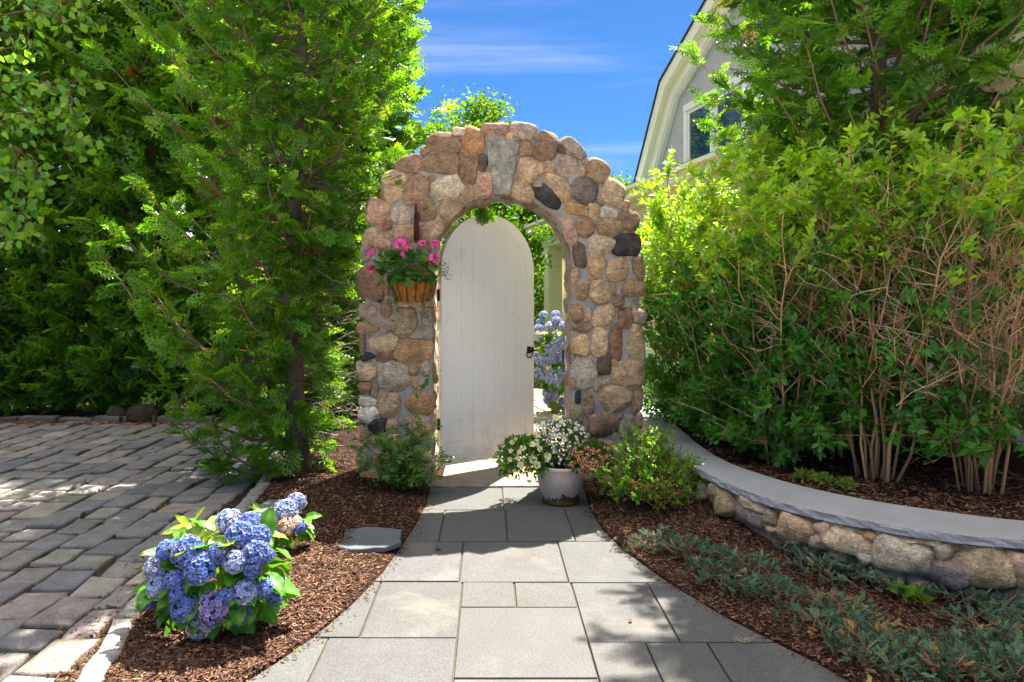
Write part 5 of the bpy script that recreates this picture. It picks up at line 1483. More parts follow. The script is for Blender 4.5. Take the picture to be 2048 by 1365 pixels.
hA = hydrangea('large blue hydrangea in full bloom at the front of the mulch', (hb.x, hb.y, .03), (hb.x, hb.y + .03, .27), (.365, .30, .29),
    [(525,430,205,BLUE),(395,425,130,BLUE),(612,535,215,BLUE),(330,540,160,PALE),(725,450,140,BLUE),(838,500,150,PALE),(800,235,168,PALE),(870,320,185,BLUE),(990,335,160,BLUE),(970,440,190,BLUE),(1045,460,100,BLUE),(950,550,115,BLUE),
     (345,665,155,PALE),(445,620,125,BLUE),(295,752,100,BLUE),(510,800,190,BLUE),(470,710,120,BLUE),(705,800,222,VIO),(905,700,162,PALE),(1030,680,118,BLUE),(1095,728,98,BLUE),(785,720,108,BLUE),(865,840,148,BLUE),(612,922,182,PWH),(930,240,130,BLUE)],
    150, 401, .14, [(.075, .23, .015), (.24, .38, .025)], Z3)
rl = np.random.default_rng(6)
for (zx, zy, dx, dz, s) in [(545,300,-.5,.25,.13),(590,240,.25,.8,.13),(520,260,-.3,.7,.09),(640,300,.6,.3,.12),(660,370,.3,-.1,.12),(600,330,-.2,.2,.11),(760,380,.5,.2,.11),(700,330,.2,.3,.11),(470,310,-.9,.1,.12)]:
    p = at(Z3[0] + zx / Z3[2], Z3[1] + zy / Z3[2], 3.32); f = nrm(np.array([dx, -.25, dz]))
    link('leaf', BLEAF[rl.integers(0, 3)], None, hA, np.array(p) - f * s * .4 - np.array((hb.x, hb.y, .03)), frame_rot(f, nrm(np.array([-.1, -.3, .9]))), s, np.array((.26, .40, .03)) * rl.uniform(.85, 1.15))
hb2 = gr(570, 1092, .06)
hydrangea('small pale blue hydrangea behind the large one, beside the kerb', (hb2.x, hb2.y, .04), (hb2.x - .05, hb2.y + .02, .19), (.26, .18, .17),
    [(1225,118,126,PALE),(1155,182,158,PALE),(1040,252,176,PALE),(1160,268,136,PINK),(1238,292,96,BLUE),(1215,255,80,PINK),(960,262,100,PALE),(1090,300,90,PALE)], 46, 402, .09, [(.10, .26, .018), (.22, .35, .025)], Z3)
# the hydrangea growing in the garden behind the arch
Z2 = (680, 580, 3.2)
hydrangea('tall pale blue hydrangea growing behind the arch near the porch post', (.86, 8.85, 0), (.92, 8.95, .72), (.42, .34, .66),
    [(1380,150,64,FADE),(1382,188,70,FADE),(1345,225,73,FADE),(1425,225,73,FADE),(1275,200,59,FADE),(1270,240,70,FADE),(1265,285,84,PWH),(1415,345,94,FADE),(1350,368,92,FADE),(1365,395,77,FADE),(1402,402,77,FADE),(1440,380,82,FADE),(1440,430,94,FADE),(1340,432,73,PALE),(1375,440,70,PALE),(1280,448,82,FADE),(1250,430,70,FADE),(1325,500,68,PWH),(1275,530,94,FADE),(1365,555,89,FADE),(1430,540,82,FADE),(1400,600,73,PALE),(1400,570,70,FADE),(1335,570,66,FADE),(1322,662,70,PALE),(1350,675,56,PALE),(1380,690,66,FADE),(1325,715,70,PALE),(1425,718,61,PALE),(1395,755,66,PALE),(1345,745,54,PALE),(1440,765,51,PALE),(1300,150,59,FADE),(1460,300,82,FADE),(1480,470,82,FADE)],
    190, 403, .17, [(.06, .17, .015), (.22, .34, .025)], Z2)

# ------------------------------------------------------------------ small plants
def mound_pts(rng, n, c, r, shell=(.7, 1.0), low=-.6):
    d = randdir(rng, n); d[:, 2] = np.where(d[:, 2] < low, -d[:, 2], d[:, 2])
    return np.asarray(c) + d * np.asarray(r) * rng.uniform(*shell, (n, 1)), d
def foliage_mound(name, parent, rng, c, r, n, T, size, cols, mat, shell=(.45, 1.02), low=-.6, droop=-.1, p0=None):
    p, d = mound_pts(rng, n, c, r, shell, low); a = Acc()
    a.inst(T, p, nrm(d + rng.normal(0, .5, d.shape) + [0, 0, droop]), nrm(d * .6 + rng.normal(0, .4, d.shape) + [0, 0, .6]), rng.uniform(size * .7, size * 1.25, n), pal(rng, n, cols, .15))
    return a.build(name, M[mat], parent)

def disc_flower(name, lobes, c0, c1, c2, cup=.25):
    V, C, Fc = [(0, 0, -.25 * cup)], [c0], []
    n = lobes * 4
    for ring, (rr_, col, z) in enumerate(((.38, c1, 0), (.96, c2, cup * .3))):
        for i in range(n):
            t = 2 * math.pi * i / n; q = rr_ * (1 + (.10 * math.cos(lobes * t) if ring else 0))
            V.append((q * math.cos(t), q * math.sin(t), z)); C.append(col)
    for i in range(n):
        j = (i + 1) % n
        Fc += [(0, 1 + i, 1 + j), (1 + i, 1 + n + i, 1 + n + j), (1 + i, 1 + n + j, 1 + j)]
    me = tri_mesh(name, V, Fc, np.array(C)); me.materials.append(M['petal']); return me
def cluster_flower(name, n, petal, lobes, cols, seed, squash=.7, cov=1.3):
    """umbel: n little florets over a dome of radius 1"""
    r = np.random.default_rng(seed); A = Acc(); gi = np.arange(n) + .5
    ph = np.arccos(1 - cov * gi / n); th = math.pi * (1 + 5 ** .5) * gi
    nv = nrm(np.stack([np.cos(th) * np.sin(ph), np.sin(th) * np.sin(ph), np.cos(ph)], 1) + r.normal(0, .1, (n, 3)))
    pos = nv * [1, 1, squash] * (1 + r.normal(0, .08, (n, 1)))
    t1 = nrm(np.cross(nv, r.normal(size=(n, 3)))); t2 = np.cross(nv, t1); cc = pal(r, n, cols, .1)
    T = (np.array([(0, 0, 0), (-.5, .6, .1), (0, 1, .05), (.5, .6, .1)], float), np.array([(0, 2, 1), (0, 3, 2)]))
    for a in range(lobes):
        c, s = math.cos(a * 2 * math.pi / lobes), math.sin(a * 2 * math.pi / lobes)
        A.inst(T, pos, nrm(t1 * c + t2 * s + nv * .25), nv, petal, cc)
    me = tri_mesh(name, np.concatenate(A.V), np.concatenate(A.F), np.concatenate(A.C)); me.materials.append(M['petal']); return me
def face_to(n, rng): 
    e = Vector(n).to_track_quat('Z', 'Y').to_euler(); e.rotate_axis('Z', rng.uniform(0, 6.28)); return e
cam_p = np.array([0, 0, EYE])

# the pot
PX, PY = .527, 4.98; POT_S = .9
pot = empty('flower_pot', (PX, PY, .0), 0, 'whitewashed clay flower pot with a worn foot standing on the path', 'pot')
prof = [(.0, .002), (.118, .002), (.122, .012), (.122, .028), (.118, .034), (.126, .06), (.143, .105), (.146, .110), (.146, .118), (.149, .122), (.163, .20), (.171, .262), (.173, .290), (.176, .296), (.176, .312), (.168, .318), (.156, .316), (.150, .29), (.14, .2)]
prof = [(r_ * 1.07 + .006 * (r_ > .1) * (z_ < .06), z_ * POT_S) for r_, z_ in prof]
V, Fc = lathe(prof, 48); link('body', py_mesh('body', V, Fc, True), M['pot'], pot)
V, Fc = lathe([(.0, .258), (.08, .26), (.150, .255)], 32); link('potting_soil', py_mesh('potting_soil', V, Fc, True), M['mulch'], pot)
rng = np.random.default_rng(91)
# petunia
pc = np.array(at(1050, 918, 4.93)); pr_ = np.array([.205, .18, .165])
pet = empty('petunia', (PX - .08, PY - .02, .30), 0, 'cream petunia with yellow throats spilling over the left of the pot', 'petunia'); e0 = np.array([PX - .08, PY - .02, .30])
foliage_mound('foliage', pet, rng, pc - e0, pr_, 2000, LEAF6, .036, [(.07, .18, .025), (.10, .22, .03), (.16, .27, .04)], 'softleaf')
sa = Acc()
for k in range(26):
    p, d = mound_pts(rng, 1, pc - e0, pr_ * .95); sa.tube([(0.02, 0, -.02), p[0] * .5 + [0, 0, .05], p[0]], [.003, .0025, .0015], 4, lin(110, 140, 60))
sa.build('stems', M['twig'], pet)
PETF = disc_flower('flower', 5, (.75, .60, .03), (.85, .74, .18), (.86, .85, .74))
ZP = (1030, 820, 6.824)
for zx, zy, s in [(555,108,44),(283,352,38),(237,470,38),(295,425,26),(110,520,36),(305,483,26),(340,535,32),(443,632,46),(435,680,30),(245,682,44),(300,752,42),(75,750,38),(60,572,26),(40,655,24),(560,575,26),(560,530,26),(190,355,30),(435,415,30),(380,180,26),(300,205,24),(10,400,22),(-40,450,30),(-60,560,26),(-70,680,28),(-10,830,22)]:
    px, py = ZP[0] + zx / ZP[2], ZP[1] + zy / ZP[2]
    p = ell_depth(px, py, pc, pr_ * 1.04); nv = nrm((p - pc) / pr_ * .6 + nrm(cam_p - p) * .8 + rng.normal(0, .25, 3))
    link('flower', PETF, None, pet, p - e0, face_to(nv, rng), s / ZP[2] / F_PX * p[1] * 1.25, (1, 1, 1))
# white bacopa / nemesia
wc = np.array(at(1122, 885, 5.02)); wr = np.array([.205, .16, .17])
wh = empty('white_flower_plant', (PX, PY + .04, .30), 0, 'mound of tiny white flowers at the back of the pot', 'flower plant'); e1 = np.array([PX, PY + .04, .30])
foliage_mound('foliage', wh, rng, wc - e1, wr, 2600, LEAF_P, .024, [(.06, .15, .025), (.08, .19, .03)], 'softleaf', low=-.95)
FW = disc_flower('blossom', 5, (.7, .6, .2), (.85, .84, .8), (.88, .87, .86), .1)
tv = np.array([v.co[:] for v in FW.vertices]); tf = np.array([p.vertices[:] for p in FW.polygons]); tcw = np.zeros((len(tv), 4), np.float32); FW.color_attributes['col'].data.foreach_get('color', tcw.ravel()) if False else None
colw = np.tile([.86, .85, .83], (len(tv), 1)); colw[0] = (.7, .6, .15)
a = Acc(); p, d = mound_pts(rng, 240, wc - e1, wr, (.92, 1.08), -.1)
p2, d2 = mound_pts(rng, 60, wc - e1 + [-.02, -.06, -.09], wr * [.6, .7, .6], (.9, 1.05), -.5)
p, d = np.concatenate([p, p2]), np.concatenate([d, d2])
n_ = nrm(d * .7 + rng.normal(0, .3, d.shape) + [0, -.5, .35])
a.inst((tv, tf, colw), p, nrm(np.cross(n_, rng.normal(size=n_.shape))), n_, rng.uniform(.008, .012, len(p)), np.ones((len(p), 3)))
o = a.build('blossoms', M['petal'], wh); o['kind'] = 'stuff'
# lantana / diascia in coral and yellow
lc = np.array(at(1180, 920, 4.88)); lr = np.array([.18, .16, .14])
la = empty('coral_flower_plant', (PX + .10, PY - .02, .30), 0, 'trailing plant with coral pink and yellow flower clusters at the right of the pot', 'flower plant'); e2 = np.array([PX + .10, PY - .02, .30])
foliage_mound('foliage', la, rng, lc - e2, lr, 1900, LEAF_P, .026, [(.05, .14, .025), (.08, .19, .03)], 'softleaf')
CF = [cluster_flower('flower_cluster', 9, .55, 5, [(.88, .34, .27), (.90, .45, .33)], 1), cluster_flower('flower_cluster', 9, .55, 5, [(.90, .60, .14), (.90, .48, .24)], 2), cluster_flower('flower_cluster', 9, .55, 5, [(.86, .28, .32), (.88, .38, .30)], 3)]
for zx, zy, s, kk in [(945,432,48,0),(885,483,40,0),(985,525,58,0),(810,548,44,0),(895,590,52,0),(830,600,54,2),(760,608,52,0),(855,638,44,1),(990,618,52,0),(1055,548,52,2),(1062,578,54,2),(1138,572,50,0),(935,660,40,2),(880,690,44,1),(850,710,44,2),(948,700,52,1),(1070,690,50,1),(1018,735,52,2),(1110,725,46,0),(1195,662,54,0),(1270,645,66,2),(1160,640,40,2),(1275,535,50,0),(920,755,52,0),(985,772,56,0),(1055,757,48,1),(1035,800,52,0),(1100,775,48,2),(1150,778,44,1),(1195,780,46,1),(935,795,44,0),(785,735,50,1),(750,750,44,0),(790,762,44,0),(900,842,52,1),(925,880,52,0),(1035,878,46,1),(1088,888,50,2),(1225,518,34,1),(1165,410,30,0),(1190,728,40,0)]:
    px, py = ZP[0] + zx / ZP[2], ZP[1] + zy / ZP[2]; p = ell_depth(px, py, lc, lr * 1.03)
    nv = nrm((p - lc) / lr * .6 + nrm(cam_p - p) * .7 + rng.normal(0, .2, 3))
    link('flower_cluster', CF[kk], None, la, p - e2, face_to(nv, rng), s / ZP[2] / F_PX * p[1] / 2 * 1.15, (1, 1, 1))

# hanging basket on the left pillar
bc = np.array(at(827, 562, AY - .035))
bk = empty('hanging_basket', tuple(bc), 0, 'half-round coir lined wire basket hung on the left pillar', 'basket')
V, Fc = [], []; R0, HB = .186, .168; seg, rg = 18, 9
for i in range(rg + 1):
    f = i / rg; r = R0 * ((1 - .30 * (f / .9) ** 1.4) if f < .93 else .08); z = -HB * min(1, f / .9)
    for j in range(seg + 1):
        t = math.pi + math.pi * j / seg
        nn = 1 + .02 * noise.noise((i * .8, j * .8, 3)); V.append((r * math.cos(t) * nn, r * math.sin(t) * .95 * nn, z))
for i in range(rg):
    for j in range(seg): a0 = i * (seg + 1) + j; Fc.append((a0, a0 + 1, a0 + seg + 2, a0 + seg + 1))
k = len(V); V += [(V[i * (seg + 1)][0], .0, V[i * (seg + 1)][2]) for i in range(rg + 1)] + [(V[i * (seg + 1) + seg][0], .0, V[i * (seg + 1)][2]) for i in range(rg + 1)]
for i in range(rg): Fc.append((k + i, k + i + 1, k + rg + 1 + i + 1, k + rg + 1 + i))
link('coir_liner', py_mesh('coir_liner', V, Fc, True), M['coir'], bk)
for t in np.linspace(math.pi * 1.02, math.pi * 1.98, 8):
    wa = Acc(); pts = []
    for i in range(8):
        f = i / 7; r = R0 * (1 - .30 * f ** 1.4) + .004; pts.append((r * math.cos(t), r * math.sin(t) * .95, -HB * f - .002))
    wa.tube(pts, .0032, 5, lin(40, 34, 30)); wa.build('wire_rib', M['iron'], bk, True)
wa = Acc(); wa.tube([((R0 + .006) * math.cos(t), (R0 + .006) * math.sin(t) * .95, .0) for t in np.linspace(math.pi, 2 * math.pi, 20)], .0045, 6, lin(40, 34, 30)); wa.build('rim_wire', M['iron'], bk, True)
V, Fc = lathe([(.0, -.02), (R0 * .5, -.018), (R0 * .96, -.022)], 36); V = [(x, -abs(y), z) for x, y, z in V]; link('potting_soil', py_mesh('potting_soil', V, Fc), M['mulch'], bk)
# geranium in the basket
gc = np.array(at(812, 541, AY - .20)); grd = np.array([.26, .16, .15])
ge = empty('geranium', tuple(bc + [0, -.08, 0]), 0, 'pink flowered geranium filling the hanging basket', 'geranium'); e3 = bc + np.array([0, -.08, 0])
def round_leaf():
    V, C, Fc = [(0, .1, 0)], [(1.25, 1.15, 1.2)], []
    n = 14
    for ring in (1, 2):
        for i in range(n):
            t = math.radians(-70 + 320 * i / (n - 1)) + math.radians(-90 + 20); rr_ = (.28 if ring == 1 else .5 * (1 + .06 * math.cos(i * 2.6)))
            V.append((rr_ * math.cos(t), .5 + rr_ * math.sin(t) * (1 if ring == 2 else 1) - (.2 if ring == 1 else 0), (.03 if ring == 1 else .10 + .03 * math.cos(i * 2.6)))); C.append((.85, .9, .85) if ring == 1 else (1.05, 1.05, 1))
    for i in range(n - 1):
        Fc += [(0, 1 + i, 2 + i), (1 + i, 1 + n + i, 2 + n + i), (1 + i, 2 + n + i, 2 + i)]
    me = tri_mesh('leaf', V, Fc, np.array(C), True); me.materials.append(M['leafobj']); return me
RL = round_leaf()
sa = Acc()
for k in range(125):
    d = randdir(rng, 1)[0]; d[1] = -abs(d[1]) * 1.0 if rng.random() < .85 else d[1]; d[2] = d[2] if d[2] > -.75 else -d[2]
    p = gc + d * grd * rng.uniform(.7, 1.0); f = nrm(d + np.array([0, -.1, -.25]) + rng.normal(0, .35, 3)); up = nrm(d * .8 + np.array([0, -.3, .7]) + rng.normal(0, .25, 3)); s = rng.uniform(.045, .085)
    link('leaf', RL, None, ge, p - f * s * .3 - e3, frame_rot(f, up), s, np.array((.05, .15, .03)) * (1 + rng.normal(0, .2)) if rng.random() < .8 else np.array((.13, .26, .04)))
    sa.tube([(rng.normal(0, .05), 0, .0), (p - e3) * .6, p - e3], [.0025, .002, .0018], 4, lin(96, 124, 56))
small = Acc(); p, d = mound_pts(rng, 700, gc - e3 + [.16, .0, -.02], [.20, .13, .12], (.5, 1.05), -.5)
small.inst(LEAF6, p, nrm(d + rng.normal(0, .5, d.shape)), nrm(d + [0, -.2, .6]), rng.uniform(.014, .026, len(p)), pal(rng, len(p), [(.06, .16, .03), (.09, .20, .035), (.20, .28, .10)], .15))
small.build('small_foliage', M['softleaf'], ge)
GF = [cluster_flower('flower_head', 16, .5, 5, [(.85, .07, .34), (.88, .14, .42), (.80, .04, .26)], 11), cluster_flower('flower_head', 16, .5, 5, [(.90, .20, .48), (.86, .10, .36)], 12)]
ZG = (680, 440, 5.25)
for zx, zy, s in [(640,250,130),(690,285,80),(668,362,120),(968,418,125),(325,342,80),(350,500,100),(318,538,70),(868,245,70),(1000,255,90),(1015,380,50),(600,262,70),(380,470,60)]:
    p = np.array(at(ZG[0] + zx / ZG[2], ZG[1] + zy / ZG[2], AY - .24 if zx > 400 else AY - .16)); r = s / ZG[2] / F_PX * p[1] / 2 * .98
    link('flower_head', GF[rng.integers(0, 2)], None, ge, p - e3, face_to(nrm(np.array([rng.normal(0, .2), -.6, .75])), rng), r, (1, 1, 1))
    sa.tube([(p[0] - e3[0]) * .5 + 0 if False else ((p - e3) * .35), (p - e3) * .7 + [0, 0, -.01], p - e3], [.0025, .0022, .002], 4, lin(110, 130, 70))
sa.build('stems', M['twig'], ge)
for zx0, ztop, zbot in [(520, 690, 930), (590, 760, 940), (560, 720, 880), (885, 700, 1010), (870, 800, 990), (940, 700, 1080), (810, 640, 1140)]:
    ta = Acc(); pts = []; lv = []
    for k in range(8):
        f = k / 7; q = np.array(at(ZG[0] + (zx0 + 18 * math.sin(k * 1.3 + zx0)) / ZG[2], ZG[1] + (ztop + (zbot - ztop) * f) / ZG[2], AY - .14 + .05 * f)) - e3; pts.append(q)
        if k: lv.append(q)
    ta.tube(pts, .0012, 3, lin(120, 140, 70)); lv = np.array(lv); lv = np.concatenate([lv, lv + rng.normal(0, .01, lv.shape)])
    ta.inst(LEAF_W, lv, nrm(rng.normal(size=lv.shape) + [0, -.2, -.6]), nrm(rng.normal(0, .3, lv.shape) + [0, -1, .3]), rng.uniform(.016, .028, len(lv)), pal(rng, len(lv), [(.14, .25, .04), (.08, .18, .035)], .12))
    ta.build('trailing_stem', M['softleaf'], ge)
# airy seed heads at the right of the basket
ta = Acc()
for k in range(14):
    q0 = gc - e3 + np.array([.2, -.05, 0]); q1 = q0 + np.array([rng.uniform(.06, .14), rng.normal(0, .04), rng.uniform(-.12, .08)]); ta.tube([q0, (q0 + q1) / 2 + [0, 0, .02], q1], .0006, 3, lin(130, 110, 90))
    ta.inst(LEAF2, q1 + rng.normal(0, .008, (3, 3)), randdir(rng, 3), randdir(rng, 3), .006, [lin(120, 80, 90)] * 3)
ta.build('seed_heads', M['twig'], ge)

# boxwood
bx = np.array([1.09, 4.62, .14]); bw = empty('boxwood_shrub', tuple(bx), 0, 'loose bright green boxwood shrub right of the flower pot', 'shrub')
rng = np.random.default_rng(33); br, P, Fd, Up, S_, Cc = Acc(), [], [], [], [], []
for i in range(120):
    d = randdir(rng, 1)[0]; d[2] = abs(d[2]) * .9 - .08; R = np.array([.37, .33, .48]) * rng.uniform(.78, 1.08)
    e = d * R + np.array([.02, 0, .08]); s0 = np.array([rng.normal(0, .04), rng.normal(0, .04), 0]); m_ = s0 * .5 + e * .5 + rng.normal(0, .03, 3) + [0, 0, .02]
    br.tube([s0, m_, e], [.008, .005, .0015], 5, pal(rng, 1, [lin(150, 118, 82), lin(128, 100, 72)], .1)[0])
    for k in range(7):
        t = .45 + .55 * rng.random(); q = s0 * (1 - t) ** 2 + 2 * m_ * t * (1 - t) + e * t * t; dd = nrm(d + rng.normal(0, .6, 3) + [0, 0, .35]); tl = rng.uniform(.05, .12); q2 = q + dd * tl
        br.tube([q, q2], [.0016, .0008], 3, lin(140, 130, 70))
        for w in range(8):
            uu = (w + .5) / 8; sv = nrm(np.cross(dd, rng.normal(size=3)))
            for sg in (-1, 1):
                P.append(q + (q2 - q) * uu); Fd.append(nrm(dd * .7 + sv * sg)); Up.append(nrm(dd + rng.normal(0, .4, 3) + [0, 0, .4])); S_.append(rng.uniform(.013, .021)); Cc.append(1 if uu > .5 else 0)
br.build('branches', M['twig'], bw)
fo = Acc(); fo.inst(LEAF_P, np.array(P), np.array(Fd), np.array(Up), np.array(S_), by_code(rng, Cc, ([(.06, .20, .016), (.085, .25, .018)], [(.12, .30, .02), (.17, .37, .025)]))); fo.build('foliage', M['leaf'], bw)
ds = Acc()
for k in range(26):
    q0 = np.array([-.01 + rng.normal(0, .03), -.22, .12]); q1 = q0 + np.array([rng.normal(0, .09), rng.uniform(-.12, .02), rng.uniform(-.13, .08)])
    ds.tube([np.array([0, -.05, .06]), q0, q1], [.004, .0025, .001], 4, lin(176, 142, 92)); pp = q1 + rng.normal(0, .02, (8, 3))
    ds.inst(LEAF6, pp, randdir(rng, 8), randdir(rng, 8), .016, pal(rng, 8, [lin(186, 146, 78), lin(160, 120, 66)], .15))
ds.build('dead_sprig', M['softleaf'], bw)

# rose at the foot of the left pillar
rb = np.array([-.66, 5.20, .04]); ro = empty('rose_bush', tuple(rb), 0, 'small leafy rose bush with a climbing cane at the foot of the left pillar', 'rose bush')
rng = np.random.default_rng(34); br, P, Fd, Up, S_, Cc = Acc(), [], [], [], [], []
def rose_cane(pts, n_leaf, cane_r=.004, ls=(.022, .036)):
    pts = np.array(pts); tt = np.linspace(0, 1, len(pts)); br.tube(pts, np.linspace(cane_r, .0015, len(pts)), 5, lin(110, 128, 60))
    for k in range(n_leaf):
        t = rng.uniform(.12, 1); q = np.array([np.interp(t, tt, pts[:, j]) for j in range(3)]); d = nrm(rng.normal(size=3) + [0, -.3, .25]); L = rng.uniform(.04, .08)
        br.tube([q, q + d * L], [.0012, .0008], 3, lin(120, 140, 60)); sv = nrm(np.cross(d, [.1, .2, 1])); cl = pal(rng, 1, [(.06, .16, .035), (.09, .20, .035), (.13, .24, .03)], .15)[0]
        for u, sg in ((.35, 1), (.35, -1), (.7, 1), (.7, -1), (1, 0)):
            P.append(q + d * L * u); Fd.append(nrm(d * .6 + sv * sg)); Up.append(nrm(rng.normal(0, .3, 3) + [0, -.5, .8])); S_.append(rng.uniform(*ls)); Cc.append(cl * rng.uniform(.9, 1.1))
for i in range(46):
    az = rng.uniform(0, 6.28); e = np.array([math.cos(az) * rng.uniform(.1, .37), math.sin(az) * .22 - .06, rng.uniform(.12, .5)]); rose_cane([(rng.normal(0, .03), rng.normal(0, .03), 0), e * [.4, .4, .65], e], 11)
def W(px, py, d): return np.array(at(px, py, d)) - rb
rose_cane([(0, 0, .1), W(820, 870, 5.25), W(830, 810, 5.28), W(850, 770, 5.3), W(862, 745, 5.3)], 16)
rose_cane([(0, 0, .1), W(740, 900, 5.2), W(705, 870, 5.18), W(680, 800, 5.15), W(655, 755, 5.15)], 18)
rose_cane([(0, 0, .1), W(720, 905, 5.1), W(690, 880, 5.05)], 8)
rose_cane([(.05, 0, .1), W(860, 920, 5.1), W(885, 905, 5.1), W(890, 925, 5.08)], 8)
br.build('canes', M['twig'], ro)
fo = Acc(); fo.inst(LEAF_W, np.array(P), np.array(Fd), np.array(Up), np.array(S_), np.array(Cc)); fo.build('foliage', M['leaf'], ro)

# blue junipers creeping over the right mulch
JU = [(.095, .18, .11), (.12, .22, .14), (.075, .155, .08), (.15, .23, .11)]
def juniper(label, px_list, seed, n, dead=.04):
    rng = np.random.default_rng(seed)
    cs = []
    for x, y in px_list:
        w = gr(x, y, .12)
        for _ in range(3): w = gr(x, y, right_h(w.x, w.y) + .03)
        cs.append(np.array((w.x, w.y)))
    cs = np.array(cs); c0 = cs.mean(0); root = empty('creeping_juniper', (c0[0], c0[1], right_h(*c0)), 0, label, 'juniper', 'blue creeping junipers in the mulch'); b0 = np.array([c0[0], c0[1], right_h(*c0)])
    br, fo = Acc(), Acc(); P, Fd, Up, S_, Cc = [], [], [], [], []
    for i in range(n):
        c = cs[rng.integers(0, len(cs))] + rng.normal(0, .03, 2); az = rng.uniform(0, 6.28); L = rng.uniform(.07, .17); d2 = np.array([math.cos(az), math.sin(az)])
        hz = rng.uniform(.02, .085); pts = []
        for k in range(4):
            t = k / 3; q = c + d2 * L * t; pts.append(np.array([q[0], q[1], right_h(q[0], q[1]) + .012 + hz * math.sin(math.pi * (.15 + .75 * t))]) - b0)
        br.tube(pts, [.003, .0025, .002, .001], 3, pal(rng, 1, [lin(140, 116, 90), lin(110, 96, 80)], .1)[0])
        dd = rng.random() < dead; base_c = pal(rng, 1, [lin(190, 152, 100), lin(160, 130, 90)] if dd else JU, .14)[0]
        for k in range(7):
            t = .2 + .8 * (k + rng.random()) / 7; q = pts[0] + (pts[3] - pts[0]) * t; q[2] = np.interp(t, [0, .33, .66, 1], [p[2] for p in pts])
            P.append(q); Fd.append(nrm(np.array([d2[0], d2[1], .8]) + rng.normal(0, .45, 3))); Up.append(nrm(rng.normal(0, .5, 3) + [0, 0, .8])); S_.append(rng.uniform(.028, .055)); Cc.append(base_c * rng.uniform(.85, 1.2))
    P, Fd, Up, S_, Cc = map(np.array, (P, Fd, Up, S_, Cc)); pk = rng.integers(0, 4, len(P))
    for k in range(4): fo.inst(SPR_J[k], P[pk == k], Fd[pk == k], Up[pk == k], S_[pk == k], Cc[pk == k])
    br.build('branches', M['twig'], root); fo.build('foliage', M['juniper'], root)
juniper('blue-green creeping juniper nearest the flower pot, by the path edge', [(1320, 1085), (1370, 1105), (1420, 1120), (1480, 1140), (1530, 1160), (1470, 1175), (1430, 1150), (1540, 1185)], 501, 165)
juniper('blue-green creeping juniper under the big pale boulder of the wall', [(1600, 1115), (1650, 1120), (1690, 1135), (1640, 1145), (1700, 1160), (1750, 1170)], 502, 110)
juniper('large creeping juniper with brown patches at the bottom right corner', [(1640, 1255), (1700, 1245), (1750, 1280), (1800, 1300), (1720, 1310), (1850, 1330), (1780, 1340), (1900, 1340), (1680, 1225), (1960, 1345)], 503, 200, .14)
juniper('blue creeping juniper at the right edge under the wall', [(1850, 1180), (1900, 1200), (1960, 1215), (2010, 1225), (2040, 1260), (1950, 1250), (2000, 1290)], 504, 120)
juniper('dense blue creeping juniper in the front right corner', [(1990, 1330), (2040, 1350), (1940, 1300), (2030, 1310), (1900, 1300)], 505, 90, .08)

# sedum clumps, weeds, fallen leaf
def clump(label, name, p, n, r, leafT, size, cols, seed, cat='plant', group=None, h=.05):
    rng = np.random.default_rng(seed); root = empty(name, tuple(p), 0, label, cat, group)
    foliage_mound('foliage', root, rng, (0, 0, h * .4), (r, r, h), n, leafT, size, cols, 'softleaf', low=-.1, droop=.3)
    st = Acc()
    for k in range(8): a_ = rng.uniform(0, 6.28); st.tube([(0, 0, -.01), (math.cos(a_) * r * .5, math.sin(a_) * r * .5, h * .7)], [.002, .0012], 3, lin(120, 140, 60))
    st.build('stems', M['twig'], root)
for k, (px, py, s, lab) in enumerate([(1610, 962, .07, 'yellow-green sedum clump behind the wall cap, nearest the curve'), (1645, 970, .06, 'yellow-green sedum clump behind the wall cap, middle one'), (1692, 980, .05, 'tiny yellow-green sedum clump behind the wall cap, rightmost one'), (1540, 925, .06, 'low green weed behind the wall cap below the shrubs')]):
    w = gr(px, py, .33); clump(lab, 'sedum_clump' if k < 3 else 'weed_clump', (w.x, w.y, .325), 160, s, LEAF6, .03, [(.20, .30, .05), (.15, .26, .04)], 600 + k, group='sedum clumps along the wall cap' if k < 3 else None)
w = np.array(at(1815, 1150, 3.28)); clump('broad-leaved green weed in front of the wall stones', 'weed_plant', (w[0], w[1], right_h(w[0], w[1])), 16, .05, LEAF_W, .075, [(.10, .22, .03), (.14, .27, .035)], 611, h=.06)
w = gr(598, 1290, .02); clump('tiny weed sprouting in the mulch by the path edge', 'weed_plant', (w.x, w.y, left_h(w.x, w.y)), 10, .015, LEAF_W, .02, [(.20, .30, .05)], 612, h=.015)
w = gr(1300, 850, .20); clump('small leafy plant tucked between the right pillar and the wall cap', 'ground_cover_plant', (1.30, 5.75, .12), 500, .14, LEAF6, .025, [(.10, .22, .03), (.16, .28, .04)], 613, h=.16)
rng = np.random.default_rng(8)
a = Acc(); w = gr(1483, 1282, .004)
for k in range(40):
    th_ = rng.uniform(0, 6.28); p0 = np.array([rng.normal(0, .02), rng.normal(0, .012), .004]); p1 = p0 + np.array([math.cos(th_) * .025, math.sin(th_) * .018, rng.uniform(.002, .015)]); a.tube([p0, (p0 + p1) / 2 + [0, 0, .004], p1], .0009, 3, lin(176, 160, 132))
root = empty('dry_grass_tuft', (w.x, w.y, .0), 0, 'dry straw-coloured tuft in a joint of the path', 'grass tuft'); a.build('blades', M['twig'], root)
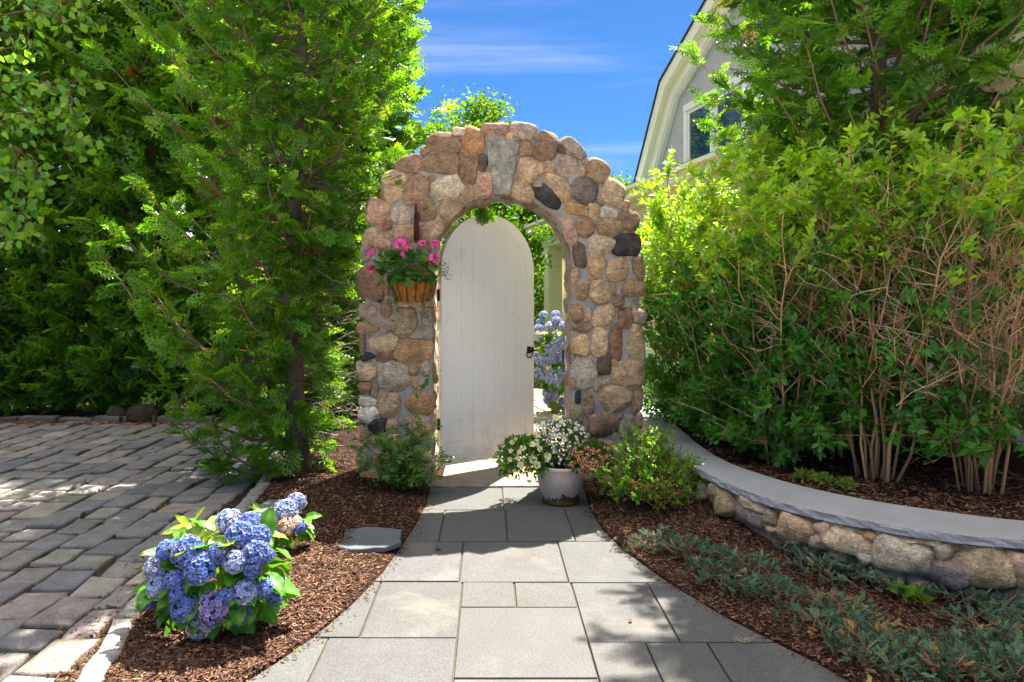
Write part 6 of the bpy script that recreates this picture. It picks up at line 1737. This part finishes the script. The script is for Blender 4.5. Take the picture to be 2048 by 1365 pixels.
for (px, py, lab) in [(870, 1103, 'curled brown leaf lying on the shaded path slab'), (1258, 1247, 'small dry brown leaf on the sunlit path slab'), (1166, 1031, 'tiny brown leaf on the slab below the flower pot')]:
    w = gr(px, py); a = Acc(); th_ = rng.uniform(0, 6.28)
    a.inst(LEAF_W, [(0, 0, .006)], [(math.cos(th_), math.sin(th_), .15)], [(.2, .3, 1)], .045 if px == 870 else .028, [lin(110, 72, 44)])
    o = a.build('fallen_leaf', M['softleaf'], None); o.location = (w.x, w.y, .002); prop(o, lab, 'leaf', 'fallen leaves on the path')

# boulders half hidden at the foot of the hedge
for k, (px, py, w_, h_, lab) in enumerate([(270, 832, 60, 30, 'brown boulder at the foot of the hedge beside the loose-limbed tree'), (215, 830, 40, 24, 'small brown boulder at the foot of the hedge left of the larger one')]):
    p = gr(px, py + 8, .05); s = p.y / F_PX
    import bmesh
    bm = bmesh.new(); bmesh.ops.create_icosphere(bm, subdivisions=3, radius=1)
    for v in bm.verts:
        d = v.co.normalized(); v.co = d * (1 + .16 * noise.noise(d * 1.6 + Vector((k * 9, 0, 0))) + .05 * noise.noise(d * 5)); v.co.x *= w_ * s * .55; v.co.y *= w_ * s * .4; v.co.z *= h_ * s * .9
    me = bpy.data.meshes.new('boulder'); bm.to_mesh(me); bm.free()
    for q in me.polygons: q.use_smooth = True
    o = link('boulder', me, M['stone'], None, (p.x, p.y + .2, .05), color=lin(64, 52, 42)); prop(o, lab, 'boulder', 'boulders at the foot of the hedge')  # shade of the overhanging foliage is put into this dark colour
# leaf litter under the hedge
rng = np.random.default_rng(14); a = Acc(); n = 1500
pp = np.stack([rng.uniform(-6.8, -2.4, n), 8.1 + np.abs(rng.normal(0, .35, n)) - .12, np.full(n, .01)], 1)
a.inst(LEAF2, pp, nrm(rng.normal(size=(n, 3)) * [1, 1, .15]), nrm(rng.normal(0, .3, (n, 3)) + [0, 0, 1]), rng.uniform(.03, .06, n), pal(rng, n, [lin(130, 76, 40), lin(110, 66, 40), lin(170, 116, 60)], .18))
o = a.build('leaf_litter', M['softleaf']); prop(o, 'brown fallen leaves scattered under the hedge', 'leaf litter', None, 'stuff')
sh = sheet('hedge_soil', np.linspace(-9.5, -2.0, 10), np.linspace(8.2, 10.5, 6), lambda u, v: (u, v, -.015), M['mulch']); prop(sh, 'dark soil strip under the hedge', None, None, 'structure')
